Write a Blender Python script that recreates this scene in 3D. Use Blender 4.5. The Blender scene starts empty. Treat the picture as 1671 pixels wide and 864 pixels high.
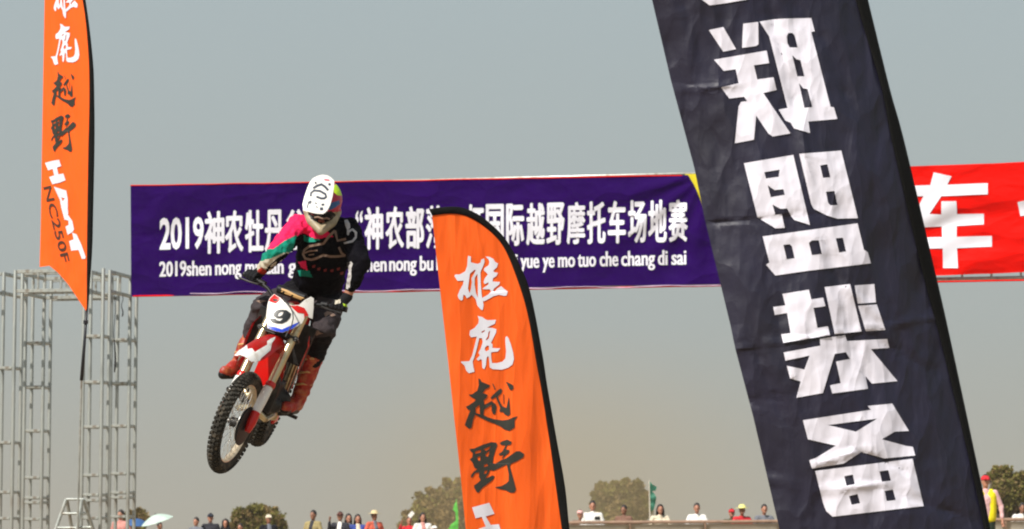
import bpy, bmesh, math, random
from mathutils import Vector, Matrix, noise
from mathutils.geometry import tessellate_polygon
from mathutils.bvhtree import BVHTree
random.seed(7)
V = Vector
sc = bpy.context.scene
C = sc.collection

# ------------------------------------------------------------------ camera
F, CX, CY = 5000.0, 835.5, 432.0
EYE = V((0, 0, 1.5))
PITCH = math.atan(468 / F)
RIGHT = V((1, 0, 0)); FWD = V((0, math.cos(PITCH), math.sin(PITCH))); UP = V((0, -math.sin(PITCH), math.cos(PITCH)))
cam = bpy.data.cameras.new('camera'); cam.sensor_width = 36; cam.lens = 36 * F / 1671
cam.clip_start = 0.5; cam.clip_end = 20000
cam.dof.use_dof = True; cam.dof.focus_distance = 19.0; cam.dof.aperture_fstop = 8.5
co = bpy.data.objects.new('camera', cam); C.objects.link(co)
co.location = EYE; co.rotation_euler = (math.pi / 2 + PITCH, 0, 0)
sc.camera = co
# ------------------------------------------------------------------ light
SUN = V((-0.445, -0.58, 0.72)).normalized()          # towards the sun
elev = math.asin(SUN.z); azim = math.atan2(SUN.x, SUN.y)
w = bpy.data.worlds.new('World'); sc.world = w; w.use_nodes = True
nt = w.node_tree; nt.nodes.clear()
N = nt.nodes.new; LK = nt.links.new
sky = N('ShaderNodeTexSky'); sky.sky_type = 'NISHITA'; sky.sun_disc = False
sky.sun_elevation = elev; sky.sun_rotation = azim; sky.dust_density = 8; sky.air_density = 1.3
geo = N('ShaderNodeTexCoord'); sep = N('ShaderNodeSeparateXYZ'); LK(geo.outputs['Generated'], sep.inputs[0])
ramp = N('ShaderNodeValToRGB'); LK(sep.outputs['Z'], ramp.inputs[0])
cr = ramp.color_ramp
SKY = [(0.0, (4.0, 3.75, 3.15)), (0.035, (3.8, 3.82, 3.42)), (0.075, (3.6, 3.95, 3.85)), (0.18, (3.6, 4.2, 4.35)), (0.5, (3.2, 3.8, 4.2)), (1.0, (2.2, 3.0, 3.9))]
while len(cr.elements) < len(SKY): cr.elements.new(0.5)
for e, (p, c) in zip(cr.elements, SKY):
    e.position = p; e.color = (*[v / 5 for v in c], 1)
mul = N('ShaderNodeVectorMath'); mul.operation = 'SCALE'; mul.inputs['Scale'].default_value = 5.35
LK(ramp.outputs[0], mul.inputs[0])
mx = N('ShaderNodeMix'); mx.data_type = 'RGBA'; mx.inputs[0].default_value = 0.93
LK(sky.outputs[0], mx.inputs[6]); LK(mul.outputs[0], mx.inputs[7])
bg = N('ShaderNodeBackground'); bg.inputs['Strength'].default_value = 0.1
LK(mx.outputs[2], bg.inputs['Color'])
wo = N('ShaderNodeOutputWorld'); LK(bg.outputs[0], wo.inputs[0])
sl = bpy.data.lights.new('sun', 'SUN'); sl.energy = 5.0; sl.angle = math.radians(0.5); sl.color = (1, 0.95, 0.87)
so = bpy.data.objects.new('sun', sl); C.objects.link(so)
so.rotation_euler = (-SUN).to_track_quat('-Z', 'Y').to_euler()
sc.view_settings.view_transform = 'Standard'; sc.view_settings.look = 'None'
sc.view_settings.exposure = 0.14; sc.view_settings.gamma = 1; sc.view_settings.use_curve_mapping = False
try:
    sc.cycles.filter_width = 2.0
    sc.cycles.volume_step_rate = 5
    sc.cycles.max_bounces = 6
except Exception: pass

# ------------------------------------------------------------------ helpers
def at(x, y, d):
    return EYE + RIGHT * ((x - CX) / F * d) - UP * ((y - CY) / F * d) + FWD * d
def px(p):
    r = p - EYE; d = r.dot(FWD)
    return (CX + r.dot(RIGHT) / d * F, CY - r.dot(UP) / d * F, d)

def mat(name, col, rough=0.6, metal=0.0, var=0.12, scale=6, bump=0.0, bscale=40, transl=0.0, dirt=None, coat=0.0, spec=0.5, crumple=None):
    m = bpy.data.materials.new(name); m.use_nodes = True
    t = m.node_tree; b = t.nodes['Principled BSDF']
    b.inputs['Roughness'].default_value = rough; b.inputs['Metallic'].default_value = metal
    b.inputs['Coat Weight'].default_value = coat; b.inputs['Specular IOR Level'].default_value = spec
    tc = t.nodes.new('ShaderNodeTexCoord')
    n = t.nodes.new('ShaderNodeTexNoise'); n.inputs['Scale'].default_value = scale; n.inputs['Detail'].default_value = 6
    t.links.new(tc.outputs['Object'], n.inputs['Vector'])
    r = t.nodes.new('ShaderNodeValToRGB'); t.links.new(n.outputs['Fac'], r.inputs[0])
    lo = [max(0, c * (1 - var)) for c in col]; hi = [min(1, c * (1 + var)) for c in col]
    r.color_ramp.elements[0].position = 0.3; r.color_ramp.elements[1].position = 0.7
    r.color_ramp.elements[0].color = (*lo, 1); r.color_ramp.elements[1].color = (*hi, 1)
    last = r.outputs[0]
    if dirt:
        n3 = t.nodes.new('ShaderNodeTexNoise'); n3.inputs['Scale'].default_value = dirt[1]; n3.inputs['Detail'].default_value = 8
        t.links.new(tc.outputs['Object'], n3.inputs['Vector'])
        r3 = t.nodes.new('ShaderNodeValToRGB'); r3.color_ramp.elements[0].position = 0.52; r3.color_ramp.elements[1].position = 0.68
        r3.color_ramp.elements[1].color = (dirt[2],) * 3 + (1,)
        t.links.new(n3.outputs['Fac'], r3.inputs[0])
        mm = t.nodes.new('ShaderNodeMix'); mm.data_type = 'RGBA'
        t.links.new(r3.outputs[0], mm.inputs[0]); t.links.new(last, mm.inputs[6]); mm.inputs[7].default_value = (*dirt[0], 1)
        last = mm.outputs[2]
    t.links.new(last, b.inputs['Base Color'])
    if bump:
        n2 = t.nodes.new('ShaderNodeTexNoise'); n2.inputs['Scale'].default_value = bscale; n2.inputs['Detail'].default_value = 5
        t.links.new(tc.outputs['Object'], n2.inputs['Vector'])
        bp = t.nodes.new('ShaderNodeBump'); bp.inputs['Strength'].default_value = bump; bp.inputs['Distance'].default_value = 0.02
        t.links.new(n2.outputs['Fac'], bp.inputs['Height']); t.links.new(bp.outputs[0], b.inputs['Normal'])
    if crumple:
        sc_, st_, stretch = crumple
        mp = t.nodes.new('ShaderNodeMapping'); mp.inputs['Scale'].default_value = stretch; mp.inputs['Rotation'].default_value = (0, .22, 0); t.links.new(tc.outputs['Object'], mp.inputs['Vector'])
        wn = t.nodes.new('ShaderNodeTexNoise'); wn.inputs['Scale'].default_value = sc_ * .8; wn.inputs['Detail'].default_value = 2; t.links.new(mp.outputs[0], wn.inputs['Vector'])
        ad = t.nodes.new('ShaderNodeVectorMath'); ad.operation = 'MULTIPLY_ADD'; ad.inputs[1].default_value = (.5 / sc_ * 2,) * 3
        t.links.new(wn.outputs['Color'], ad.inputs[0]); t.links.new(mp.outputs[0], ad.inputs[2])
        hs = []
        for q_, amp in ((1, 1.0), (2.7, .45)):
            vo = t.nodes.new('ShaderNodeTexVoronoi'); vo.feature = 'F1'; vo.inputs['Scale'].default_value = sc_ * q_; t.links.new(ad.outputs[0], vo.inputs['Vector'])
            mu = t.nodes.new('ShaderNodeMath'); mu.operation = 'MULTIPLY'; mu.inputs[1].default_value = amp / q_; t.links.new(vo.outputs['Distance'], mu.inputs[0]); hs.append(mu)
        sm_ = t.nodes.new('ShaderNodeMath'); sm_.operation = 'ADD'; t.links.new(hs[0].outputs[0], sm_.inputs[0]); t.links.new(hs[1].outputs[0], sm_.inputs[1])
        cb = t.nodes.new('ShaderNodeBump'); cb.inputs['Strength'].default_value = 1.0; cb.inputs['Distance'].default_value = st_
        t.links.new(sm_.outputs[0], cb.inputs['Height'])
        if bump: t.links.new(bp.outputs[0], cb.inputs['Normal'])
        t.links.new(cb.outputs[0], b.inputs['Normal'])
    if transl:
        tr = t.nodes.new('ShaderNodeBsdfTranslucent'); t.links.new(last, tr.inputs['Color'])
        ms = t.nodes.new('ShaderNodeMixShader'); ms.inputs[0].default_value = transl
        t.links.new(b.outputs[0], ms.inputs[1]); t.links.new(tr.outputs[0], ms.inputs[2])
        t.links.new(ms.outputs[0], t.nodes['Material Output'].inputs['Surface'])
    return m

def thing(name, label, cat, loc=(0, 0, 0), group=None):
    o = bpy.data.objects.new(name, None); C.objects.link(o); o.location = loc
    o['label'] = label; o['category'] = cat
    if group: o['group'] = group
    o.empty_display_size = 0.3
    return o
def link(name, me, m, parent=None, smooth=False):
    """a mesh given in world coordinates becomes one object"""
    if m is not None:
        ml = m if isinstance(m, (list, tuple)) else [m]
        if not me.materials:
            for q in ml: me.materials.append(q)
    if smooth:
        for p in me.polygons: p.use_smooth = True
    o = bpy.data.objects.new(name, me); C.objects.link(o)
    if parent:
        o.parent = parent
        if parent.type == 'EMPTY':
            o.matrix_parent_inverse = Matrix.Translation(-V(parent.location))
    return o
def obj(name, bm, m, parent=None, smooth=False):
    me = bpy.data.meshes.new(name); bm.to_mesh(me); bm.free()
    return link(name, me, m, parent, smooth)
def tube(bm, pts, r, n=8, caps=True):
    pts = [V(p) for p in pts]; rs = r if isinstance(r, (list, tuple)) else [r] * len(pts)
    rings = []; ref = None
    for i, p in enumerate(pts):
        a = pts[max(0, i - 1)]; b = pts[min(len(pts) - 1, i + 1)]
        t = (b - a).normalized()
        if ref is None: ref = t.orthogonal().normalized()
        ref = (ref - t * ref.dot(t)).normalized(); q = t.cross(ref)
        rings.append([bm.verts.new(p + (ref * math.cos(k * 2 * math.pi / n) + q * math.sin(k * 2 * math.pi / n)) * rs[i]) for k in range(n)])
    for a, b in zip(rings, rings[1:]):
        for k in range(n): bm.faces.new((a[k], a[(k + 1) % n], b[(k + 1) % n], b[k]))
    if caps:
        bm.faces.new(rings[0][::-1]); bm.faces.new(rings[-1])
def ball(bm, c, ax, ay=None, az=None, sub=2):
    if not isinstance(ax, Vector):
        ay = V((0, ay if ay else ax, 0)); az = V((0, 0, az if az else ax)); ax = V((ax, 0, 0))
    M = Matrix.Identity(4)
    for i, a in enumerate((ax, ay, az)):
        for j in range(3): M[j][i] = a[j]
    M.translation = V(c)
    bmesh.ops.create_icosphere(bm, subdivisions=sub, radius=1, matrix=M)
def cap(bm, p0, r0, p1, r1, n=12):
    tube(bm, [p0, p1], [r0, r1], n); ball(bm, p0, r0, sub=2); ball(bm, p1, r1, sub=2)
def box(bm, c, s, M=None):
    m = Matrix.Translation(V(c)) @ Matrix.Diagonal((*s, 1))
    if M: m = M @ m
    return bmesh.ops.create_cube(bm, size=1, matrix=m)['verts']
def baked(o_me, mods):
    o = bpy.data.objects.new('tmp', o_me); C.objects.link(o)
    for typ, kw in mods:
        md = o.modifiers.new('m', typ)
        for k, v in kw.items(): setattr(md, k, v)
    dg = bpy.context.evaluated_depsgraph_get(); dg.update()
    me = bpy.data.meshes.new_from_object(o.evaluated_get(dg))
    bpy.data.objects.remove(o)
    return me
tex = bpy.data.textures.new('folds', 'CLOUDS'); tex.noise_scale = 0.07
texf = bpy.data.textures.new('fine_folds', 'CLOUDS'); texf.noise_scale = 0.035
def blob(name, bm, vox, m, parent=None, sm=3, disp=0.0, disp2=0.0):
    """melt the primitives into one continuous skin"""
    me = bpy.data.meshes.new(name); bm.to_mesh(me); bm.free()
    mods = [('REMESH', dict(mode='VOXEL', voxel_size=vox, adaptivity=0)), ('SMOOTH', dict(factor=0.5, iterations=sm))]
    if disp: mods.append(('DISPLACE', dict(texture=tex, strength=disp, mid_level=0.5)))
    if disp2: mods.append(('DISPLACE', dict(texture=texf, strength=disp2, mid_level=0.5)))
    me2 = baked(me, mods); me2.name = name
    me2.materials.clear()
    return link(name, me2, m, parent, True)

def inside(p, poly):
    x, y = p; c = False; j = len(poly) - 1
    for i in range(len(poly)):
        xi, yi = poly[i]; xj, yj = poly[j]
        if (yi > y) != (yj > y) and x < (xj - xi) * (y - yi) / (yj - yi + 1e-12) + xi: c = not c
        j = i
    return c
def flat(polys, cell, bm=None):
    """outlines (with holes) in 2-D -> triangles cut into a fine grid"""
    out = bm or bmesh.new()
    for outer, holes in polys:
        b = bmesh.new()
        loops = [[V((x, y, 0)) for x, y in outer]] + [[V((x, y, 0)) for x, y in h] for h in holes]
        vs = [b.verts.new(p) for l in loops for p in l]
        for t in tessellate_polygon(loops):
            try: b.faces.new([vs[i] for i in t])
            except ValueError: pass
        grid(b, cell); merge(out, b)
    return out
def grid(b, cell):
    if not b.verts: return
    xs = [v.co.x for v in b.verts]; ys = [v.co.y for v in b.verts]
    for lo, hi, n in ((min(xs), max(xs), V((1, 0, 0))), (min(ys), max(ys), V((0, 1, 0)))):
        k = math.floor(lo / cell) + 1
        while k * cell < hi:
            bmesh.ops.bisect_plane(b, geom=b.verts[:] + b.edges[:] + b.faces[:], plane_co=n * (k * cell), plane_no=n, dist=1e-5)
            k += 1
def merge(dst, src):
    me = bpy.data.meshes.new('t'); src.to_mesh(me); src.free(); dst.from_mesh(me); bpy.data.meshes.remove(me)
def sheet(name, bm, fn, m, parent=None):
    for v in bm.verts: z_ = v.co.z; v.co = fn(v.co.x, v.co.y) - FWD * z_
    bmesh.ops.recalc_face_normals(bm, faces=bm.faces[:])
    s = sum(((f.normal.dot(EYE - f.calc_center_median())) > 0) - 0.5 for f in bm.faces)
    if s < 0: bmesh.ops.reverse_faces(bm, faces=bm.faces[:])
    return obj(name, bm, m, parent, True)
def Z(pts, off, s):                       # enlarged-tracing coordinates back to picture coordinates
    return [(off[0] + x / s, off[1] + y / s) for x, y in pts]
def ribbon(pts, wd):
    L, R = [], []
    for i, p in enumerate(pts):
        a = V(pts[max(0, i - 1)]); b = V(pts[min(len(pts) - 1, i + 1)]); t = (b - a).normalized(); n = V((-t.y, t.x)) * wd / 2
        L.append(tuple(V(p) + n)); R.append(tuple(V(p) - n))
    return L + R[::-1]
_font = {}
def glyph(txt, x0, x1, ytop, ybot, off=0.0, slope=0.0):
    """text from the built-in typeface fitted to a box"""
    key = (txt, off)
    if key not in _font:
        c = bpy.data.curves.new('g', 'FONT'); c.body = txt; c.offset = off; c.resolution_u = 3
        o = bpy.data.objects.new('g', c); C.objects.link(o)
        dg = bpy.context.evaluated_depsgraph_get(); dg.update()
        _font[key] = bpy.data.meshes.new_from_object(o.evaluated_get(dg)); bpy.data.objects.remove(o)
    b = bmesh.new(); b.from_mesh(_font[key])
    bmesh.ops.remove_doubles(b, verts=b.verts, dist=1e-4)
    return b
def fit(b, x0, x1, ytop, ybot, xr=None, yr=None, slope=0.0):
    xs = [v.co.x for v in b.verts]; ys = [v.co.y for v in b.verts]
    a0, a1 = xr or (min(xs), max(xs)); b0, b1 = yr or (min(ys), max(ys))
    for v in b.verts:
        x = x0 + (v.co.x - a0) / (a1 - a0) * (x1 - x0)
        y = ybot + (v.co.y - b0) / (b1 - b0) * (ytop - ybot)
        v.co = V((x, y + (x - x0) * slope, 0))
    return b

def nz(*a): return noise.noise(V(a if len(a) == 3 else (*a, 0.3)))
def paint(o, rules):
    """rules: (outline in picture coordinates, material index)"""
    me = o.data
    for p in me.polygons:
        x, y, d = px(p.center)
        for poly, i in rules:
            if inside((x, y), poly): p.material_index = i
def tree_of(objs):
    b = bmesh.new()
    for o in objs: b.from_mesh(o.data)
    t = BVHTree.FromBMesh(b); b.free(); return t
def decal(name, polys, bvh, m, parent, cell=2.0, off=0.004, dmax=None):
    bm = flat(polys, cell) if not isinstance(polys, bmesh.types.BMesh) else polys
    bad = []
    for v in bm.verts:
        d = (at(v.co.x, v.co.y, 1) - EYE).normalized()
        h, n, i, dist = bvh.ray_cast(EYE, d)
        if h is None or (dmax and dist > dmax): bad.append(v)
        else: v.co = h - d * off
    bmesh.ops.delete(bm, geom=bad, context='VERTS')
    return obj(name, bm, m, parent, True)

# ------------------------------------------------------------------ materials
M = {}
M['dirt'] = mat('packed_dirt', (0.27, 0.20, 0.13), 0.95, var=0.25, scale=0.4, bump=0.6, bscale=5)
M['steel'] = mat('galvanised_steel', (0.43, 0.45, 0.42), 0.36, 0.5, var=0.35, scale=9, dirt=((0.17, 0.12, 0.08), 9, 0.75))
M['purple'] = mat('purple_nylon', (0.019, 0.0010, 0.085), 0.7, var=0.08, scale=2, bump=0.15, bscale=20, transl=0.04, spec=0.03, crumple=(1.6, .045, (1, 1, 1.6)))
M['red_cloth'] = mat('red_nylon', (0.80, 0.006, 0.003), 0.6, var=0.05, scale=3, bump=0.1, bscale=20, transl=0.1, spec=0.05, crumple=(1.8, .05, (.7, 1, 2)))
M['yellow_cloth'] = mat('yellow_nylon', (0.85, 0.72, 0.02), 0.6, var=0.05, transl=0.2)
M['white_ink'] = mat('white_print', (0.72, 0.72, 0.80), 0.65, var=0.04, scale=5, spec=0.2)
M['white_ink2'] = mat('white_flag_print', (0.76, 0.74, 0.84), 0.6, var=0.05, scale=5, spec=0.2, crumple=(8, .022, (1, 1, .45)))
M['orange'] = mat('orange_polyester', (0.97, 0.13, 0.010), 0.7, var=0.04, scale=3, bump=0.06, bscale=60, transl=0.12, spec=0.3, crumple=(5, .018, (1.6, 1, .22)))
M['black_ink'] = mat('dark_print', (0.025, 0.025, 0.018), 0.75, var=0.1)
M['brown_ink'] = mat('thin_dark_print', (0.06, 0.022, 0.010), 0.75, var=0.1)
M['sleeve'] = mat('black_webbing', (0.004, 0.004, 0.004), 0.8, var=0.3, bump=0.2, bscale=120, spec=0.15)
M['black_cloth'] = mat('black_polyester', (0.011, 0.010, 0.028), 0.55, var=0.25, scale=4, bump=0.10, bscale=30, spec=0.5, crumple=(8, .024, (1, 1, .45)))
M['pole'] = mat('black_pole', (0.015, 0.016, 0.022), 0.4, var=0.2)
M['skin'] = mat('skin', (0.42, 0.19, 0.12), 0.55, var=0.1, scale=12)
M['skin_dark'] = mat('tanned_skin', (0.27, 0.12, 0.07), 0.55, var=0.1, scale=12)
M['hair'] = mat('black_hair', (0.02, 0.014, 0.012), 0.5, var=0.3, scale=60)

# ------------------------------------------------------------------ ground
def terrain(name, x0, x1, y0, y1, nx, ny, zf, m):
    bm = bmesh.new(); g = []
    for j in range(ny + 1):
        row = []
        for i in range(nx + 1):
            x = x0 + (x1 - x0) * i / nx; y = y0 + (y1 - y0) * j / ny
            row.append(bm.verts.new((x, y, zf(x, y))))
        g.append(row)
    for j in range(ny):
        for i in range(nx): bm.faces.new((g[j][i], g[j][i + 1], g[j + 1][i + 1], g[j + 1][i]))
    o = obj(name, bm, m, None, True); o['kind'] = 'structure'; return o
terrain('ground', -3000, 3000, -300, 6000, 20, 20, lambda x, y: 0, M['dirt'])
def bank(y):
    if y < 73: return max(-0.1, 0.95 * (y - 68) / 5)
    if y < 79: return 0.95
    return max(-0.1, 0.95 - (y - 79) * 0.16)
terrain('earth_bank', -40, 40, 67.4, 86, 160, 60, lambda x, y: bank(y) + 0.03 * nz(x * .7, y * .7), M['dirt'])
# take-off mound that the far marshal stands on
MC = at(1612, 900, 55)
terrain('earth_mound', MC.x - 5, MC.x + 6, 51, 59.5, 44, 40, lambda x, y: 1.28 * max(0, 1 - (max(0, math.hypot((x - MC.x) / 1.2, y - 55) - 1.3) / 3) ** 2) - 0.06, M['dirt'])

# ------------------------------------------------------------------ scaffold tower
TH = math.radians(11.8)
E1 = V((math.cos(TH), -math.sin(TH), 0)); E2 = V((math.sin(TH), math.cos(TH), 0))
A0 = at(135, 650, 46); A0.z = 0
S = 0.30; DK = 1.25; DM = 1.40
Yz = lambda y, d=46: at(0, y, d).z
TOP = Yz(437); BOT = Yz(472)
tower = thing('scaffold_tower', 'galvanised steel scaffold tower of ladder columns at the left end of the purple banner', 'scaffold tower', A0)
up_me = None
def upright(p, h, parent):
    global up_me
    if up_me is None:
        b = bmesh.new(); tube(b, [(0, 0, 0), (0, 0, 1)], 0.028, 10); up_me = bpy.data.meshes.new('upright'); b.to_mesh(up_me); b.free(); up_me.materials.append(M['steel'])
        for q in up_me.polygons: q.use_smooth = len(q.vertices) == 4
    o = bpy.data.objects.new('upright', up_me); C.objects.link(o); o.parent = parent
    o.matrix_parent_inverse = Matrix.Translation(-V(parent.location)); o.location = p; o.scale = (1, 1, h)
rmesh = {}
def rung(p, q, parent, hgt=0.042, name='rung', wid=0.040):
    L = (q - p).length; key = (round(L, 3), hgt, wid)
    if key not in rmesh:
        b = bmesh.new(); vs = box(b, (L / 2, 0, 0), (L, wid, hgt)); bmesh.ops.bevel(b, geom=b.edges[:], offset=0.006, segments=1, affect='EDGES')
        me = bpy.data.meshes.new(name); b.to_mesh(me); b.free(); me.materials.append(M['steel']); rmesh[key] = me
    o = bpy.data.objects.new(name, rmesh[key]); C.objects.link(o); o.parent = parent
    o.matrix_parent_inverse = Matrix.Translation(-V(parent.location)); o.location = p
    o.rotation_euler = (q - p).to_track_quat('X', 'Z').to_euler()
cols = [(0, 0, [548, 623.6, 697, 776, 808, 817, 846, 905, 960]),
        (0, DK, [545, 618.6, 690, 770, 802, 810, 842, 905, 960]),
        (-DM, 0, [598.6, 721.6, 803, 846, 905, 960]),
        (-DM, DK, [548, 623, 697, 776, 810, 818, 846, 905, 960])]
for cm, ck, ys in cols:
    base = A0 + E1 * cm + E2 * ck
    q = [base, base + E1 * S, base + E1 * S + E2 * S, base + E2 * S]
    for p in q: upright(p, TOP, tower)
    for y in ys:
        z = V((0, 0, Yz(y)))
        for i in range(4):
            a, b_ = q[i] + z, q[(i + 1) % 4] + z; u = (b_ - a).normalized() * 0.027
            rung(a + u, b_ - u, tower)
def beam(p, q, w, parent, step=0.42, side=1):
    """box beam between the columns at the top: p -> q, thickness w along the other axis"""
    d = (q - p); n = max(2, round(d.length / step)); u = d.normalized()
    for ww in (V((0, 0, 0)), w):
        for z in (BOT, TOP - 0.024):
            rung(p + ww + u * 0.03 + V((0, 0, z)), q + ww - u * 0.03 + V((0, 0, z)), parent, 0.055, 'chord')
        for k in range(1, n):
            c = p + ww + d * k / n
            rung(c + V((0, 0, BOT + 0.02)), c + V((0, 0, TOP - 0.045)), parent, 0.03, 'brace')
    for k in range(1, n, 2):
        for z in (BOT, TOP - 0.024):
            c = p + d * k / n + V((0, 0, z)); rung(c + w.normalized() * 0.03, c + w - w.normalized() * 0.03, parent, 0.026, 'brace')
P = lambda m_, k_: A0 + E1 * m_ + E2 * k_
beam(P(-DM + S, 0), P(0, 0), E2 * S, tower)
beam(P(-DM + S, DK), P(0, DK), E2 * S, tower)
beam(P(0, S), P(0, DK), E1 * S, tower)
beam(P(-DM, S), P(-DM, DK), E1 * S, tower)
beam(P(-DM - 2.0, 0), P(-DM, 0), E2 * S, tower)
for rx, ry0, ry1, rr in ((187, 482, 608, .022), (199.5, 482, 517, .012)):
    c0 = P(.12, DK * .55); dd = (at(rx, 500, 46.6))
    bm = bmesh.new(); n_ = 12
    tube(bm, [at(rx + 1.2 * math.sin(i * .8), ry0 + (ry1 - ry0) * i / n_, 46.5) for i in range(n_ + 1)], [.006 + rr * max(0, i / n_ - .45) * (1 if i < n_ else .3) for i in range(n_ + 1)], 7)
    o = obj('rope', bm, M['pole'], None, True); o['label'] = 'long dark frayed rope hanging inside the scaffold tower' if rr > .02 else 'short dark rope end hanging near the banner corner'; o['category'] = 'rope'
# step ladder leaning in front of the tower's foot
LD = 45.4
ladder = thing('step_ladder', 'aluminium trestle ladder standing open at the foot of the scaffold tower', 'ladder', at(120, 1060, LD))
def ladder_face(tl, tr, bl, br, n, dd):
    a, b_, c, d_ = tl, tr, bl, br
    for s_, e_ in ((a, c), (b_, d_)):
        bm = bmesh.new(); tube(bm, [s_, e_], 0.026, 8); obj('rail', bm, M['steel'], ladder)
    for k in range(n):
        t = k / (n - 0.5); bm = bmesh.new(); tube(bm, [a.lerp(c, t), b_.lerp(d_, t)], 0.02, 8); obj('ladder_rung', bm, M['steel'], ladder)
ladder_face(at(108, 815, LD), at(134, 815, LD), at(22, 1062, LD - .5), at(90, 1062, LD - .5), 11, 0)
ladder_face(at(109, 815, LD + .05), at(136, 815, LD + .05), at(150, 1052, LD + 1), at(215, 1052, LD + 1), 11, 0)

# ------------------------------------------------------------------ banner gantry
def bdep(x): return 46.75 - (x - 213) / 962 * 1.62
gan = thing('banner_gantry', 'long steel truss beam spanning the track behind the purple and red banners', 'gantry', at(300, 470, bdep(300)))
def gp(x, y, dd=0.0): return at(x, y, bdep(x) + dd)
for (y0, y1) in ((306, 266), (479.5, 450)):
    for dd in (0.13, 0.45):
        bm = bmesh.new(); tube(bm, [gp(217, y0, dd), gp(1850, y1, dd)], 0.026, 8); obj('chord', bm, M['steel'], gan, True)
for k in range(34):
    x = 226 + k * 48; t = (x - 217) / 1633
    for dd in (0.13, 0.45):
        bm = bmesh.new(); tube(bm, [gp(x, 306 - 40 * t, dd), gp(x, 479.5 - 29.5 * t, dd)], 0.016, 6); obj('brace', bm, M['steel'], gan)
bm = bmesh.new(); pts = [gp(217 + i * 40, 483.5 - i * 40 / 1633 * 29 + 0.7 * nz(i * .8, 1), 0.03) for i in range(42)]
tube(bm, pts, 0.013, 6); o = obj('red_ribbon', bm, M['red_cloth'], gan, True)
for x in (1800, 1850):
    for dd in (0.06, 0.45):
        p = gp(x, 500, dd); bm = bmesh.new(); tube(bm, [(p.x, p.y, 0), (p.x, p.y, at(x, 262, bdep(x)).z)], 0.026, 8); obj('upright', bm, M['steel'], gan, True)

def fold_purple(x, y):
    u = (x - 213) / 962; v = (y - 290) / 180
    d = 0.045 * nz(x / 210, y / 260, 1.1) + 0.022 * nz(x / 70 + y / 120, y / 90 - x / 300, 4)
    d += 0.012 * math.sin((y * 0.9 + x * .35) / 13 + 2 * nz(x / 80, y / 80, 2)) * math.exp(-((x - 250) / 90) ** 2)
    a = math.atan2(y - 280, 1128 - x + 30); r = math.hypot(x - 1135, y - 284)
    d += 0.018 * math.sin(a * 17) * math.exp(-((r - 90) / 110) ** 2)
    d += 0.010 * math.sin(x / 31 + 3 * nz(x / 150, 5)) * max(0, (y - 445) / 30)
    d += 0.006 * nz(x / 20, y / 25, 7)
    return d
def ycurve(x, y):   # slight sag of hems
    return y + 0.9 * nz(x / 60, y / 400, 3)
def fp(off): return lambda x, y: at(x, ycurve(x, y), bdep(x) + fold_purple(x, y) * 1.3 - off)
purple = thing('purple_banner', 'long dark purple event banner with two rows of white lettering strung on the gantry', 'banner', gp(213, 485))
top = [(213, 303), (300, 301), (500, 297), (700, 293.5), (900, 290.5), (1123, 286)]
bot = [(1196, 464), (1100, 465.5), (1000, 466.5), (860, 470), (600, 474.5), (430, 479), (300, 483), (214, 484.5)]
sheet('banner_cloth', flat([(top + [(1133, 303), (1150, 345)] + bot, [])], 5), fp(0), M['purple'], purple)
b = bmesh.new(); tube(b, [fp(0.004)(213 + i * 18, 303.3 - i * 18 * .0187) for i in range(51)], 0.008, 6); obj('red_top_hem', b, M['red_cloth'], purple)
M['hem'] = mat('pale_hem', (0.62, 0.45, 0.62), 0.5, var=0.2)
b = bmesh.new(); tube(b, [fp(0.008)(310 + i * 15, 479.2 - i * 15 * .0155 + 1.0 * math.sin(i * .7) + nz(i * .5, 2)) for i in range(59)], [0.004 + 0.007 * abs(nz(i * .31, 9)) for i in range(59)], 6); obj('pale_bottom_hem', b, M['hem'], purple, True)
sl1 = -0.0252
l1 = [('神', 334, 366), ('农', 367, 397), ('牡', 400, 430), ('丹', 432, 463), ('谷', 466, 499), ('神', 595, 625), ('农', 629, 659), ('部', 662, 692),
      ('落', 695, 725), ('杯', 761, 790), ('国', 793, 822), ('际', 826, 855), ('越', 859, 889), ('野', 892, 921), ('摩', 925, 955), ('托', 958, 988), ('车', 992, 1021), ('场', 1025, 1055), ('地', 1058, 1088), ('赛', 1091, 1122)]
for ch, x0, x1 in l1:
    let = bmesh.new()
    for k in range(5):
        b = glyph(ch, 0, 0, 0, 0, 0.008); yt = 344.5 + sl1 * (x0 - 345)
        fit(b, x0 + 0.8, x1 - 0.8, yt + 1, yt + 69, slope=sl1); grid(b, 7)
        for v in b.verts: v.co += V(((-1.1, 1.1, 0, 0, 0)[k], (0, 0, -0.9, 0.9, 0)[k], 0)); v.co.z = k * 0.0008
        merge(let, b)
    sheet('character', let, fp(0.010), M['white_ink'], purple)
for ch, x0, x1, h in (('“', 580, 592, 20), ('”', 728, 740, 20)):
    b = glyph(ch, 0, 0, 0, 0, 0.02); yt = 350 + sl1 * (x0 - 345); fit(b, x0, x1, yt, yt + h, slope=sl1); sheet('quotation_mark', b, fp(0.010), M['white_ink'], purple)
b = glyph('2019', 0, 0, 0, 0, 0.03); fit(b, 260.5, 332.5, 355.5, 409, slope=sl1); grid(b, 7); sheet('year_number', b, fp(0.010), M['white_ink'], purple)
l2 = [('2019shen', 260, 345), ('nong', 351, 394), ('mu', 400, 426), ('dan', 431, 463), ('gu', 470, 497), ('shen', 588, 631), ('nong', 635, 680), ('bu', 685, 707), ('luo', 712, 744),
      ('bei', 752, 783), ('guo', 789, 823), ('ji', 829, 845), ('yue', 849, 880), ('ye', 885, 905), ('mo', 910.5, 938.5), ('tuo', 942.5, 972.6), ('che', 978.5, 1009), ('chang', 1013.6, 1069), ('di', 1073.5, 1089.5), ('sai', 1095.6, 1120)]
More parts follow.
